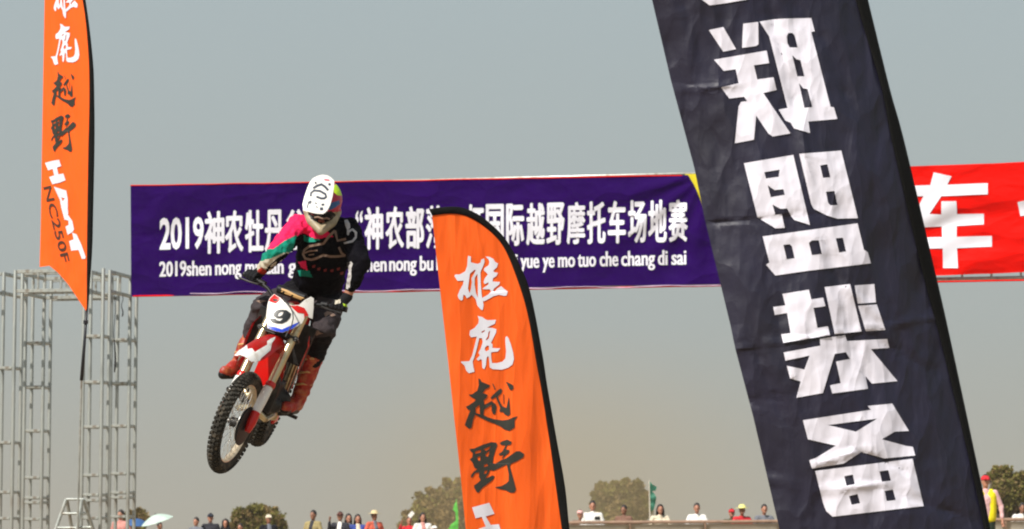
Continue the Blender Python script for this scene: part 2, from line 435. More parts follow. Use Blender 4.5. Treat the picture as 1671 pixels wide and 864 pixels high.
for wd, x0, x1 in l2:
    let = bmesh.new(); base = 451 - (x0 - 260) * 0.0226
    for k in range(3):
        b = glyph(wd, 0, 0, 0, 0, 0.012); fit(b, x0 + .5, x1 - .5, base - 25.5, base, yr=(0, 0.74), slope=-0.0226); grid(b, 7)
        for v in b.verts: v.co += V(((-.55, .55, 0)[k], 0, k * .0008))
        merge(let, b)
    sheet('word', let, fp(0.010), M['white_ink'], purple)
# yellow cloth whose corner shows past the purple one
yel = thing('yellow_banner', 'bright yellow cloth panel, only its corner showing beside the end of the purple banner', 'banner', gp(1120, 460, 0.03))
sheet('banner_cloth', flat([([(1118, 284.5), (1135, 284), (1260, 281), (1262, 455), (1120, 458)], [])], 8), lambda x, y: at(x, y, bdep(x) + 0.045 + 0.01 * nz(x / 40, y / 40)), M['yellow_cloth'], yel)
red = thing('red_banner', 'bright red banner with large white characters strung right of the tall black flag', 'banner', gp(1440, 455))
def fold_red(x, y):
    return 0.03 * nz(x / 130, y / 110, 2) + 0.050 * math.sin((y + x * .28) / 9 + 2.5 * nz(x / 90, y / 90, 6)) * (0.35 + 0.65 * min(1, max(0, (y - 300) / 120))) * (0.5 + 0.5 * nz(x / 60, y / 60, 8)) + 0.022 * math.sin((y + x * .2) / 15)
fr = lambda off: (lambda x, y: at(x, y + .6 * nz(x / 50, 4), bdep(x) + fold_red(x, y) - off))
sheet('banner_cloth', flat([([(1430, 274), (1485, 272), (1671, 264.5), (1780, 260), (1780, 441), (1671, 444.5), (1528, 450), (1430, 453)], [])], 4), fr(0), M['red_cloth'], red)
che = [(265, 150), (370, 172), (345, 222), (583, 212), (583, 278), (310, 290), (240, 395), (310, 398), (310, 320), (398, 318), (402, 395), (560, 392), (560, 455), (400, 465), (400, 528), (607, 522), (607, 585), (402, 595), (408, 712), (320, 712), (318, 597), (60, 600), (60, 537), (315, 530), (312, 468), (110, 478), (130, 440), (205, 290), (60, 296), (60, 232), (245, 225)]
frag = [(757, 325), (850, 305), (860, 395), (775, 408)]
o3 = ((1450, 240), 3.6)
for p_ in (che, frag): sheet('character', flat([(Z(p_, *o3), [])], 4), fr(0.014), M['white_ink'], red)

# ------------------------------------------------------------------ feather flags
def interp(pts, y):
    if y <= pts[0][1]: a, b = pts[0], pts[1]
    elif y >= pts[-1][1]: a, b = pts[-2], pts[-1]
    else:
        for a, b in zip(pts, pts[1:]):
            if a[1] <= y <= b[1]: break
    return a[0] + (b[0] - a[0]) * (y - a[1]) / (b[1] - a[1] + 1e-9)
def smooth_path(pts, n=6):
    out = []
    for i in range(len(pts) - 1):
        p0 = V(pts[max(0, i - 1)]); p1 = V(pts[i]); p2 = V(pts[i + 1]); p3 = V(pts[min(len(pts) - 1, i + 2)])
        for k in range(n):
            t = k / n
            out.append(tuple(0.5 * ((2 * p1) + (p2 - p0) * t + (2 * p0 - 5 * p1 + 4 * p2 - p3) * t * t + (3 * p1 - p0 - 3 * p2 + p3) * t ** 3)))
    return out + [tuple(pts[-1])]
def sleeve(parent, outer, inner, dep, thick=0.013):
    """fabric pocket round the pole: a swept oval between its two edges"""
    O = smooth_path(outer, 4); I = smooth_path(inner, 4); n = min(len(O), len(I)); bm = bmesh.new(); rings = []
    for k in range(n):
        o_, i_ = V(O[k]), V(I[k]); c = (o_ + i_) / 2; h = (o_ - i_) / 2 * 1.06; r = []
        for j in range(12):
            a = j * math.pi / 6; q = c + h * math.cos(a)
            r.append(bm.verts.new(at(q.x, q.y, dep(q.x, q.y) + thick * math.sin(a))))
        rings.append(r)
    for a, b_ in zip(rings, rings[1:]):
        for j in range(12): bm.faces.new((a[j], a[(j + 1) % 12], b_[(j + 1) % 12], b_[j]))
    bm.faces.new(rings[0]); bm.faces.new(rings[-1][::-1])
    bmesh.ops.recalc_face_normals(bm, faces=bm.faces[:])
    obj('pole_sleeve', bm, M['sleeve'], parent, True)
K = 7.8545
XIONG = [([(225,60),(262,70),(262,145),(345,165),(385,150),(395,110),(432,95),(438,140),(415,200),(385,270),(388,400),(400,560),(425,690),(415,755),(395,755),(345,700),(325,620),(300,590),(270,560),(240,590),(210,605),(190,570),(165,560),(160,620),(140,638),(105,610),(92,570),(120,500),(160,430),(170,380),(90,382),(50,320),(65,300),(120,300),(190,260),(215,190)],
   [[(250,290),(310,240),(326,244),(298,300),(270,350),(275,400),(262,490),(245,540),(225,480),(235,400)], [(312,345),(345,290),(352,400),(352,600),(328,540),(310,430)]]),
  ([(450,70),(500,75),(550,100),(575,140),(612,160),(595,210),(550,250),(560,270),(610,280),(590,320),(545,350),(540,390),(600,395),(635,395),(625,430),(560,480),(545,510),(570,520),(600,480),(650,450),(690,485),(735,520),(720,570),(690,575),(620,560),(550,580),(470,625),(430,645),(405,630),(410,600),(480,560),(520,520),(505,490),(440,490),(410,485),(440,460),(485,430),(490,400),(440,425),(425,400),(440,350),(480,300),(460,275),(430,250),(435,220),(490,180),(500,140),(490,110)], [])]
LU = [([(310,85),(370,100),(410,130),(440,140),(545,135),(530,185),(480,210),(430,235),(500,240),(550,255),(545,300),(510,370),(480,430),(500,450),(500,495),(540,500),(600,500),(570,540),(490,550),(480,560),(485,640),(495,690),(560,690),(630,670),(665,630),(675,540),(665,430),(665,360),(685,345),(705,370),(735,450),(765,560),(775,640),(755,710),(700,750),(620,775),(500,768),(465,745),(455,620),(440,600),(425,620),(415,720),(395,770),(370,750),(365,650),(345,640),(320,660),(295,640),(340,590),(320,560),(350,500),(375,420),(365,370),(330,370),(300,500),(265,620),(245,670),(255,740),(270,800),(200,820),(165,790),(140,720),(95,680),(100,670),(205,665),(240,590),(275,450),(300,350),(225,360),(205,330),(210,275),(270,240),(320,180),(325,130)],
   [[(355,290),(400,265),(405,280),(365,305)], [(450,290),(470,275),(455,370),(422,400),(415,385),(440,350)], [(405,490),(430,465),(455,470),(455,520),(420,540),(400,520)]])]
YUE = [([(280,60),(305,75),(320,105),(380,130),(430,150),(415,180),(370,200),(335,250),(370,260),(400,275),(385,310),(350,340),(355,400),(400,380),(450,350),(470,370),(500,390),(515,430),(500,510),(485,525),(465,515),(450,470),(450,400),(390,440),(355,460),(345,530),(400,560),(480,585),(590,600),(660,590),(730,560),(785,545),(745,600),(745,690),(680,735),(620,720),(560,675),(480,640),(400,610),(320,570),(240,525),(215,580),(195,690),(165,710),(105,660),(130,590),(165,500),(180,470),(150,465),(120,425),(160,405),(225,360),(250,335),(190,300),(155,270),(200,265),(265,220),(285,150)], [[(245,440),(295,400),(300,520),(245,505)]]),
  ([(435,310),(470,270),(540,205),(570,190),(585,215),(575,250),(530,295),(550,350),(590,420),(615,430),(640,440),(660,340),(672,295),(682,400),(690,520),(660,545),(620,525),(590,490),(565,495),(550,480),(560,440),(530,370),(505,300),(470,320),(450,330)], []),
  ([(630,100),(690,130),(725,150),(730,190),(705,215),(680,205),(655,150)], []), ([(458,130),(470,130),(502,200),(490,208)], []), ([(600,265),(609,265),(612,388),(603,388)], [])]
YE = [([(90,180),(150,175),(260,125),(370,92),(430,100),(445,130),(420,200),(395,290),(385,365),(420,370),(500,320),(560,300),(600,270),(690,210),(730,208),(790,245),(775,290),(700,335),(620,370),(605,400),(640,530),(665,620),(685,700),(660,740),(610,742),(550,710),(480,695),(410,672),(500,655),(560,620),(590,590),(590,500),(565,380),(500,410),(400,460),(350,450),(330,500),(290,560),(330,545),(380,520),(410,530),(395,570),(330,620),(250,680),(205,740),(180,735),(150,680),(145,650),(200,610),(230,580),(210,540),(210,480),(160,490),(125,545),(105,545),(110,510),(150,465),(190,440),(150,420),(125,350),(90,315),(125,285),(130,230),(100,210)],
   [[(160,215),(235,190),(232,220),(160,245)], [(265,185),(360,145),(340,180),(300,205)], [(185,290),(225,270),(225,330),(200,330)], [(293,250),(345,200),(340,240),(325,280),(295,275)], [(275,385),(315,370),(325,395),(275,415)], [(280,465),(322,452),(305,490),(272,505)]]),
  ([(475,110),(500,85),(570,60),(630,90),(615,125),(570,135),(550,185),(600,195),(590,230),(555,260),(510,303),(500,298),(530,260),(470,262),(465,245),(510,210),(550,135),(500,130)], [])]
def zz(polys, off, s): return [(Z(o, off, s), [Z(h, off, s) for h in hs]) for o, hs in polys]
calli = [zz(XIONG, (735, 410), K), zz(LU, (740, 505), K), zz(YUE, (745, 610), K), zz(YE, (755, 710), K)]
def remap(polys, box_):
    xs = [p[0] for o, _ in polys for p in o]; ys = [p[1] for o, _ in polys for p in o]
    a, b_, c, d = min(xs), max(xs), min(ys), max(ys); x0, x1, y0, y1 = box_
    f = lambda p: (x0 + (p[0] - a) / (b_ - a) * (x1 - x0), y0 + (p[1] - c) / (d - c) * (y1 - y0))
    return [([f(p) for p in o], [[f(p) for p in h] for h in hs]) for o, hs in polys]
o5 = ((60, 250), 8.64); o6 = ((60, 340), 8.64)
HANT = [(Z([(115,140),(215,112),(315,95),(345,185),(285,205),(305,300),(375,290),(405,385),(320,420),(220,440),(175,340),(245,315),(225,225),(160,245)], *o5), []),
        (Z([(240,475),(415,530),(437,650),(437,788),(445,858),(390,938),(345,770),(325,660)], *o5), [Z([(345,625),(395,640),(365,680)], *o5)]),
        (Z([(385,160),(432,82),(500,180),(525,300),(505,335),(435,378),(405,260),(450,235),(445,175)], *o6), []),
        (Z([(455,465),(520,440),(500,345),(560,370),(630,520),(690,690),(680,715),(635,715),(590,590),(485,600)], *o6), [])]
def run_down(txt, a, b_, hgt, off=0.0):
    g = glyph(txt, 0, 0, 0, 0, off); xs = [v.co.x for v in g.verts]; w_ = max(xs) - min(xs); a = V(a); b_ = V(b_); e = (b_ - a); n_ = V((e.y, -e.x)).normalized()
    for v in g.verts:
        p = a + e * ((v.co.x - min(xs)) / w_) + n_ * (v.co.y / .73 * hgt); v.co = V((p.x, p.y, 0))
    grid(g, 5); return g

# --- centre orange flag
D1 = 23.0
Lc = [(705, 352), (719, 482), (731.8, 595), (741, 682), (752, 780), (760, 864), (783, 1040)]
In = [(705, 352), (732, 349), (755, 351), (774, 359), (797, 375), (816, 394.5), (829, 417), (842, 449.6), (855, 488), (865, 530.6), (876, 595), (884, 637.6), (896.6, 717), (907.7, 796), (917, 864), (930, 960), (944, 1100)]
Ou = [(700, 342), (729, 338), (755, 339.5), (781, 351), (802, 367), (822, 387), (838, 412), (850.5, 438), (862.5, 468), (873.5, 516), (886, 585), (893, 631), (908, 717), (922, 796), (929, 864), (942, 958), (953, 1100)]
def dep1(x, y):
    xl = interp(Lc, y); u = (x - xl) / 150
    return D1 + 0.5 * (0.030 * nz(x / 40, y / 300, 1) + 0.028 * math.sin(u * 10 + y / 170 + 2 * nz(y / 160, 3)) * min(1, max(0.1, (y - 380) / 300)) + 0.016 * math.sin((x - 705) / 7 - (y - 350) / 22) * math.exp(-((y - 380) / 60) ** 2 - ((x - 735) / 40) ** 2) + 0.010 * nz(x / 14, y / 60, 5)) + (x - 810) * 0.0008
f1 = thing('feather_flag', 'orange feather flag with brush characters standing in front of the purple banner', 'flag', at(956, 1226, D1), group='orange feather flags')
cloth = [p for p in smooth_path(In, 4)] + [(900, 1075), (783, 1040), (760, 864), (752, 780), (741, 682), (731.8, 595), (719, 482)]
fn1 = lambda off: (lambda x, y: at(x, y, dep1(x, y) - off))
cl = sheet('flag_cloth', flat([(cloth, [])], 6), fn1(0), M['orange'], f1)
sleeve(f1, Ou, In, lambda x, y: dep1(x, y) - 0.002)
for k in range(4): sheet('character', flat(calli[k], 6), fn1(0.005), M['white_ink' if k < 2 else 'black_ink'], cl)
HC = Z([(222,752),(310,728),(337,785),(292,798),(318,842),(360,838),(372,880),(392,925),(300,950),(270,905),(255,862),(292,850),(272,800),(240,808)], (700, 590), 3.1542)
def shiftp(poly, ax, bx, ay, by): return [(x * ax + bx, y * ay + by) for x, y in poly]
w2 = [(HC, [])] + [(shiftp(o_, 1.35, 660, 1.12, 529), [shiftp(h, 1.35, 660, 1.12, 529) for h in hs]) for o_, hs in HANT[1:]]
for p_ in w2: sheet('letter', flat([p_], 6), fn1(0.005), M['white_ink'], cl)
sheet('thin_lettering', run_down('NC250F', (757, 870), (805, 1015), 18, -.006), fn1(0.005), M['brown_ink'], cl)
b = bmesh.new(); tube(b, [at(949, 1090, D1), at(956, 1226, D1)], 0.014, 8); obj('pole', b, M['pole'], f1)
b = bmesh.new(); tube(b, [at(955, 1218, D1), at(957, 1232, D1)], [0.02, 0.06], 10); obj('ground_stake', b, M['steel'], f1)

# --- left orange flag (turned away, so narrower)
D2 = 27.0
In2 = [(-30, -210), (20, -205), (75, -170), (110, -100), (134.7, 0), (144, 83), (146, 155.6), (144.4, 240), (143, 331), (142, 414), (141.5, 503)]
Ou2 = [(-32, -220), (22, -216), (84, -178), (119, -102), (139.5, 0), (151.4, 97), (153.8, 165), (154, 240), (152, 340), (150, 414), (143.5, 508)]
def dep2(x, y): return D2 - (x - 110) / F * D2 * 0.7 + 0.5 * (0.035 * math.sin(x / 9 + y / 230) + 0.035 * nz(x / 16, y / 130, 2) + 0.03 * nz(x / 9, y / 30, 3) * max(0, (y - 330) / 120)) * (0.3 + 0.7 * min(1, max(0, (144 - x) / 25)))
f2 = thing('feather_flag', 'orange feather flag seen nearly edge-on, hanging in front of the scaffold tower at the left', 'flag', at(118, 1170, D2), group='orange feather flags')
cloth2 = smooth_path(In2, 4) + [(140, 507.5), (127.8, 489), (111, 464), (94.4, 445), (80.5, 434), (64.7, 436), (66.7, 359), (68.5, 240), (72.8, 0), (70, -100), (30, -190)]
fn2 = lambda off: (lambda x, y: at(x, y, dep2(x, y) - off))
cl = sheet('flag_cloth', flat([(cloth2, [])], 4), fn2(0), M['orange'], f2)
sleeve(f2, Ou2, In2, lambda x, y: dep2(min(x, 146), y) - 0.002, 0.016)
bx = [(85, 127, -36, 30), (83, 129.5, 39, 106.5), (83.5, 124, 117, 175), (82.5, 124, 186, 248)]
for k in range(4): sheet('character', flat(remap(calli[k], bx[k]), 4), fn2(0.007), M['white_ink' if k < 2 else 'black_ink'], cl)
for p_ in HANT: sheet('letter', flat([p_], 4), fn2(0.007), M['white_ink'], cl)
sheet('thin_lettering', run_down('NC250F', (70.5, 306), (101, 429), 13.5, .012), fn2(0.007), M['brown_ink'], cl)
b = bmesh.new(); tube(b, [at(142, 500, D2), at(137, 570, D2), at(133, 621, D2)], [0.011, 0.014, 0.016], 8); o = obj('pole', b, M['pole'], f2, True)
b = bmesh.new(); tube(b, [at(140, 523, D2), at(139.6, 529, D2)], 0.022, 8); obj('clip', b, M['pole'], o)
b = bmesh.new(); tube(b, [at(133, 621, D2), at(118, 1170, D2)], 0.009, 8); obj('lower_pole', b, M['steel'], f2)

# --- tall black flag
D3 = 12.5
L3 = [(935, -420), (1000, -230), (1064, 0), (1095, 132), (1133, 274), (1150, 358), (1191.7, 530), (1200, 570), (1229, 680), (1272, 864), (1330, 1120)]
In3 = [(935, -420), (1060, -445), (1180, -420), (1290, -320), (1360, -150), (1397, 0), (1439, 146), (1455.5, 230), (1507, 450), (1535, 556), (1578.5, 737.5), (1607, 870), (1650, 1130)]
Ou3 = [(930, -440), (1062, -466), (1192, -438), (1308, -330), (1380, -150), (1416, 0), (1452, 146), (1475, 230), (1527, 450), (1551, 556), (1590, 737.5), (1617, 870), (1658, 1130)]
def dep3(x, y):
    u = (x - interp(L3, y)) / 340
    d = 0.030 * nz(u * 3, y / 300, 1) + 0.010 * nz(u * 9 + y / 300, y / 90, 4) + 0.004 * nz(x / 18, y / 18, 6)
    s = 0.0
    for k, (sx, sy, ex, ey, wd) in enumerate([(1255, 0, 1300, 190, 5), (1300, 190, 1330, 330, 5), (1330, 330, 1420, 640, 7), (1080, 150, 1190, 140, 4), (1155, 365, 1330, 350, 3), (1380, 470, 1440, 520, 6), (1440, 560, 1530, 610, 5), (1330, 760, 1400, 735, 4), (1400, 735, 1480, 770, 4), (1340, 800, 1440, 790, 5), (1345, 60, 1400, 190, 5), (1390, 330, 1470, 600, 8), (1230, 560, 1300, 720, 7), (1230, 780, 1300, 790, 4), (1450, 800, 1590, 850, 5), (1200, 570, 1520, 520, 3), (1215, 660, 1300, 640, 3), (1300, 560, 1290, 640, 4)]):
        a = V((sx, sy)); b_ = V((ex, ey)); ab = b_ - a; L = ab.length
        t = (V((x, y)) - a).dot(ab) / L / L
        dist = ((V((x, y)) - a).x * ab.y - (V((x, y)) - a).y * ab.x) / L
        if -0.4 < t < 1.4 and abs(dist) < wd * 4:
            fade = math.exp(-(max(0, abs(t - 0.5) - 0.35) / 0.25) ** 2)
            s += (-1) ** k * 0.0045 * math.exp(-(dist / wd) ** 2) * fade
    return D3 + d * 0.9 + s * 2.4 + 0.0028 * nz(u * 34, y / 170, 2) + 0.42 * (u - 0.22) ** 2 + 0.03 * math.sin(y / 130 + u * 3)
f3 = thing('feather_flag', 'tall leaning black feather flag with big blocky white characters', 'flag', at(1688, 1325, D3))
cloth3 = smooth_path(In3, 4) + L3[::-1][:-1]
fn3 = lambda off: (lambda x, y: at(x, y, dep3(x, y) - off))
b = flat([(cloth3, [])], 8)
cl = sheet('flag_cloth', b, fn3(0), M['black_cloth'], f3)
sleeve(f3, Ou3, In3, lambda x, y: dep3(x, y) - 0.002, 0.014)
q1 = ((1140, 0), 3.6); q2 = ((1200, 230), 3.6); q3 = ((1240, 450), 3.6); q4 = ((1290, 640), 3.857)
ch = []
def add(q, o_, hs=()): ch.append((Z(o_, *q), [Z(h, *q) for h in hs]))
add(q1, [(20,0),(65,33),(160,20),(290,-2),(270,-60),(10,-30)])
add(q1, [(60,178),(145,160),(220,290),(145,305)]); add(q1, [(262,140),(350,130),(352,262),(335,272),(255,283)])
add(q1, [(90,352),(400,298),(415,372),(325,385),(345,468),(440,455),(458,530),(380,548),(540,785),(435,803),(410,785),(338,680),(325,822),(213,843),(235,625),(250,600),(285,595),(268,570),(180,580),(132,515),(235,490),(218,408),(148,418)])
add(q1, [(358,128),(460,112),(662,107),(682,185),(662,190),(775,628),(795,632),(815,700),(645,715),(655,783),(560,755),(540,722),(510,710),(470,645),(522,635),(415,215)],
    [[(518,215),(528,195),(552,195),(565,212),(582,280),(535,280),(522,255)], [(550,325),(575,350),(598,355),(622,450),(580,450)], [(590,490),(615,520),(640,525),(668,630),(622,635)]])
add(q2, [(50,132),(340,83),(438,495),(345,465),(325,440),(305,398),(265,400),(218,375),(235,435),(272,430),(290,512),(235,515),(130,450)], [[(170,185),(260,170),(255,212),(180,222)], [(190,262),(230,290),(282,285),(290,318),(208,332)]])
add(q2, [(375,77),(622,58),(720,455),(600,458),(540,440),(460,400),(445,370)], [[(498,145),(540,138),(558,215),(515,218)], [(532,300),(582,295),(600,378),(560,380),(545,365)]])
add(q2, [(160,562),(718,485),(755,640),(778,655),(797,720),(420,765),(235,792),(180,728),(200,715)], [[(282,612),(318,608),(332,620),(348,690),(302,697)], [(432,600),(450,585),(490,585),(508,665),(450,672)], [(590,573),(632,570),(650,650),(610,657)]])
add(q3, [(132,108),(288,83),(302,140),(372,130),(385,180),(315,190),(338,308),(400,298),(412,350),(138,395),(125,345),(180,338),(160,220),(88,232),(78,185),(150,175)])
add(q3, [(380,68),(530,50),(597,328),(440,345)]); add(q3, [(557,58),(672,50),(682,158),(575,165)]); add(q3, [(577,178),(687,170),(737,320),(622,327)])
add(q3, [(352,372),(500,350),(512,385),(748,372),(760,425),(652,432),(808,620),(658,635),(620,590),(635,665),(425,693),(412,645),(475,632),(448,505),(530,490),(505,450),(440,460),(370,690),(215,718),(240,622),(178,605),(158,530),(262,552),(292,470),(150,500),(140,452),(355,412)])
add(q4, [(78,178),(505,112),(485,88),(640,73),(745,245),(655,250),(575,298),(730,340),(770,345),(785,400),(590,418),(445,378),(335,450),(135,482),(118,430),(160,415),(285,338),(110,298)], [[(235,208),(545,168),(412,250)]])
add(q4, [(155,497),(768,420),(838,718),(265,785),(225,750),(205,700)], [[(338,530),(392,520),(405,580),(352,590)], [(560,500),(615,492),(632,558),(575,565)], [(368,655),(422,642),(438,700),(385,710)], [(592,622),(645,615),(662,680),(605,687)]])
for a_, b_ in ((0, 1), (1, 5), (5, 8), (8, 13), (13, 15)): sheet('character', flat(ch[a_:b_], 8), fn3(0.004), M['white_ink2'], cl)
b = bmesh.new(); tube(b, [at(1654, 1120, D3), at(1688, 1330, D3)], 0.013, 8); obj('pole', b, M['pole'], f3)

# ================================================================== dirt bike
# own axes: x ahead, y to the machine's left, z up, origin at the front axle
BO = at(384, 690, 20.3)
f_ = (RIGHT * -0.090 - UP * 0.05 - FWD * 0.99).normalized()
u_ = RIGHT * 0.392 + UP * 0.920; u_ = (u_ - f_ * u_.dot(f_)).normalized()
l_ = u_.cross(f_)
BM = Matrix(((f_.x, l_.x, u_.x, BO.x), (f_.y, l_.y, u_.y, BO.y), (f_.z, l_.z, u_.z, BO.z), (0, 0, 0, 1)))
RK = math.radians(27); SA = V((-math.sin(RK), 0, math.cos(RK)))
ST = Matrix.Rotation(math.radians(-11), 4, SA)
def W(x, y, z): return BM @ V((x, y, z))
M['rubber'] = mat('tyre_rubber', (0.035, 0.032, 0.026), 0.85, var=0.4, scale=25, dirt=((0.14, 0.11, 0.075), 18, 0.6), spec=0.3)
M['gold'] = mat('champagne_alloy', (0.62, 0.50, 0.30), 0.28, 0.75, var=0.12, dirt=((0.2, 0.14, 0.08), 20, 0.5))
M['rim'] = mat('dusty_alloy_rim', (0.60, 0.50, 0.36), 0.35, 0.5, var=0.2, scale=30)
M['chrome'] = mat('spoke_steel', (0.7, 0.7, 0.68), 0.25, 0.8)
M['wplast'] = mat('white_plastic', (0.82, 0.80, 0.76), 0.35, var=0.05, dirt=((0.45, 0.36, 0.26), 16, 0.5))
M['rplast'] = mat('red_plastic', (0.66, 0.006, 0.004), 0.30, var=0.08, dirt=((0.30, 0.06, 0.03), 14, 0.4))
M['bplast'] = mat('black_plastic', (0.008, 0.008, 0.009), 0.5, var=0.3, spec=0.3)
M['engine'] = mat('dark_engine_metal', (0.03, 0.028, 0.027), 0.5, 0.4, var=0.5, scale=20, spec=0.3)
M['blueink'] = mat('blue_sticker', (0.02, 0.06, 0.55), 0.4)
M['blackink2'] = mat('black_sticker', (0.008, 0.010, 0.012), 0.45)
M['goldink'] = mat('tan_print', (0.55, 0.33, 0.13), 0.6)
bike = thing('dirt_bike', 'red and white dirt bike with number 9 in mid-air under its rider', 'motorcycle', W(-.7, 0, -.35))
def bobj(name, bm, m, parent=None, steer=False, smooth=True):
    T = BM @ ST if steer else BM
    bmesh.ops.transform(bm, matrix=T, verts=bm.verts[:])
    bmesh.ops.recalc_face_normals(bm, faces=bm.faces[:])
    o = obj(name, bm, m, parent or bike, smooth)
    if smooth:
        md = o.data
        try: md.set_sharp_from_angle(angle=math.radians(40))
        except Exception: pass
    return o
def wheel(name, c, R, wd, rimr, steer, disc_y, disc_r, nk=58):
    wp = None
    bm = bmesh.new(); rr = wd / 2; RC = R - rr * 0.95 - 0.008
    n, m_ = 72, 14; vs = []
    for i in range(n):
        a = i * 2 * math.pi / n; ring = []
        for j in range(m_):
            b_ = j * 2 * math.pi / m_
            q = RC + rr * 0.98 * math.cos(b_); ring.append(bm.verts.new((c[0] + q * math.cos(a), c[1] + rr * 0.92 * math.sin(b_), c[2] + q * math.sin(a))))
        vs.append(ring)
    for i in range(n):
        for j in range(m_):
            bm.faces.new((vs[i][j], vs[(i + 1) % n][j], vs[(i + 1) % n][(j + 1) % m_], vs[i][(j + 1) % m_]))
    for i in range(nk):
        for j, (lat, w_, l2, off) in enumerate(((-62, .014, .020, 0), (-31, .017, .017, .5), (0, .022, .018, 0), (31, .017, .017, .5), (62, .014, .020, 0))):
            a = (i + off) * 2 * math.pi / nk; b_ = math.radians(lat)
            q = RC + (rr + 0.004) * math.cos(b_)
            cc = V((c[0] + q * math.cos(a), c[1] + rr * math.sin(b_), c[2] + q * math.sin(a)))
            er = V((math.cos(a) * math.cos(b_), math.sin(b_), math.sin(a) * math.cos(b_))); et = V((-math.sin(a), 0, math.cos(a))); el = er.cross(et)
            k = wd / .085
            Mx = Matrix(((er.x * .020, et.x * l2, el.x * w_ * k, cc.x), (er.y * .020, et.y * l2, el.y * w_ * k, cc.y), (er.z * .020, et.z * l2, el.z * w_ * k, cc.z), (0, 0, 0, 1)))
            bmesh.ops.create_cube(bm, size=1, matrix=Mx)
    wh = bobj(name, bm, M['rubber'], None, steer)
    # rim
    bm = bmesh.new(); prof = [(rimr - .006, -.024), (rimr + .012, -.026), (rimr + .012, .026), (rimr - .006, .024), (rimr - .016, .010), (rimr - .016, -.010)]
    rings = []
    for i in range(n):
        a = i * 2 * math.pi / n; rings.append([bm.verts.new((c[0] + q * math.cos(a), c[1] + y, c[2] + q * math.sin(a))) for q, y in prof])
    for i in range(n):
        for j in range(6): bm.faces.new((rings[i][j], rings[(i + 1) % n][j], rings[(i + 1) % n][(j + 1) % 6], rings[i][(j + 1) % 6]))
    bobj('rim', bm, M['rim'], wh, steer)
    for k in range(36):
        bm = bmesh.new(); s = 1 if k % 2 else -1; a = k * math.pi / 18; a2 = a + (0.5 if k % 4 < 2 else -0.5)
        tube(bm, [(c[0] + .028 * math.cos(a2), c[1] + s * .03, c[2] + .028 * math.sin(a2)), (c[0] + (rimr - .008) * math.cos(a), c[1], c[2] + (rimr - .008) * math.sin(a))], .0022, 5)
        bobj('spoke', bm, M['chrome'], wh, steer)
    bm = bmesh.new(); tube(bm, [(c[0], c[1] - .045, c[2]), (c[0], c[1] - .03, c[2]), (c[0], c[1] + .03, c[2]), (c[0], c[1] + .045, c[2])], [.022, .034, .034, .022], 16); bobj('hub', bm, M['engine'], wh, steer)
    bm = bmesh.new(); tube(bm, [(c[0], disc_y - .002, c[2]), (c[0], disc_y + .002, c[2])], disc_r, 32); bobj('brake_disc', bm, M['chrome'], wh, steer)
    return wh
wheel('front_wheel', (0, 0, 0), 0.347, 0.082, 0.272, True, 0.052, 0.12)
wheel('rear_wheel', (-1.48, 0, 0), 0.335, 0.118, 0.245, False, -0.06, 0.11, 52)
def s_(s, y=0, dx=0, dz=0): p = SA * s; return (p.x + dx, y, p.z + dz)
FO = 0.03   # the legs run just ahead of the steering axis
for y in (-.105, .105):
    g = 1 if y > 0 else -1
    bm = bmesh.new(); tube(bm, [s_(.30, y), s_(.42, y), s_(.66, y), s_(.70, y), s_(.93, y)], [.027, .029, .029, .031, .031], 16); leg = bobj('fork_leg', bm, M['gold'], None, True)
    bm = bmesh.new(); tube(bm, [s_(.0, y * .93), s_(.31, y)], .022, 14); bobj('stanchion', bm, M['chrome'], leg, True)
    bm = bmesh.new(); tube(bm, [s_(.315, y), s_(.335, y), s_(.35, y)], [.034, .036, .032], 14); bobj('collar', bm, M['rplast'], leg, True)
    bm = bmesh.new(); tube(bm, [s_(.12, y, .022), s_(.22, y, .020), s_(.31, y, .016)], [.030, .034, .033], 10); bobj('fork_guard', bm, M['wplast'], leg, True)
    bm = bmesh.new(); tube(bm, [s_(-.03, y, .012), s_(.04, y, .02), s_(.12, y, .022)], [.020, .034, .031], 10); bobj('lower_guard', bm, M['rplast'], leg, True)
for o_ in [q for q in bpy.data.objects if q.name.startswith('fork_guard')]:
    decal('blue_mark', [(Z(p, (325, 610), 3.888 * 1.3076 * .7647), []) for p in ([(470,190),(520,140),(540,165),(480,250),(455,240)],)], tree_of([o_]), mat('violet_mark', (0.06, 0.05, 0.25), .5), o_, 1.2, .003)
# disc guard and caliper
bm = bmesh.new(); tube(bm, [(.0, .066, .0), (.0, .074, .0), (0, .080, 0)], [.135, .135, .10], 28); bobj('disc_guard', bm, M['bplast'], None, True)
bm = bmesh.new(); box(bm, (-.12, .07, .04), (.07, .05, .12)); bmesh.ops.bevel(bm, geom=bm.edges[:], offset=.012, segments=2, affect='EDGES'); bobj('brake_caliper', bm, M['engine'], None, True)
bm = bmesh.new(); tube(bm, [(0, -.125, 0), (0, .125, 0)], .012, 10); bobj('axle', bm, M['chrome'], None, True)
for s0, w_ in ((.69, .15), (.90, .145)):
    bm = bmesh.new(); box(bm, (0, 0, 0), (.075, w_ * 2, .035)); bmesh.ops.bevel(bm, geom=bm.edges[:], offset=.01, segments=2, affect='EDGES')
    bmesh.ops.transform(bm, matrix=Matrix.Translation(SA * s0) @ Matrix.Rotation(-RK, 4, 'Y'), verts=bm.verts[:]); bobj('triple_clamp', bm, M['engine'], None, True)
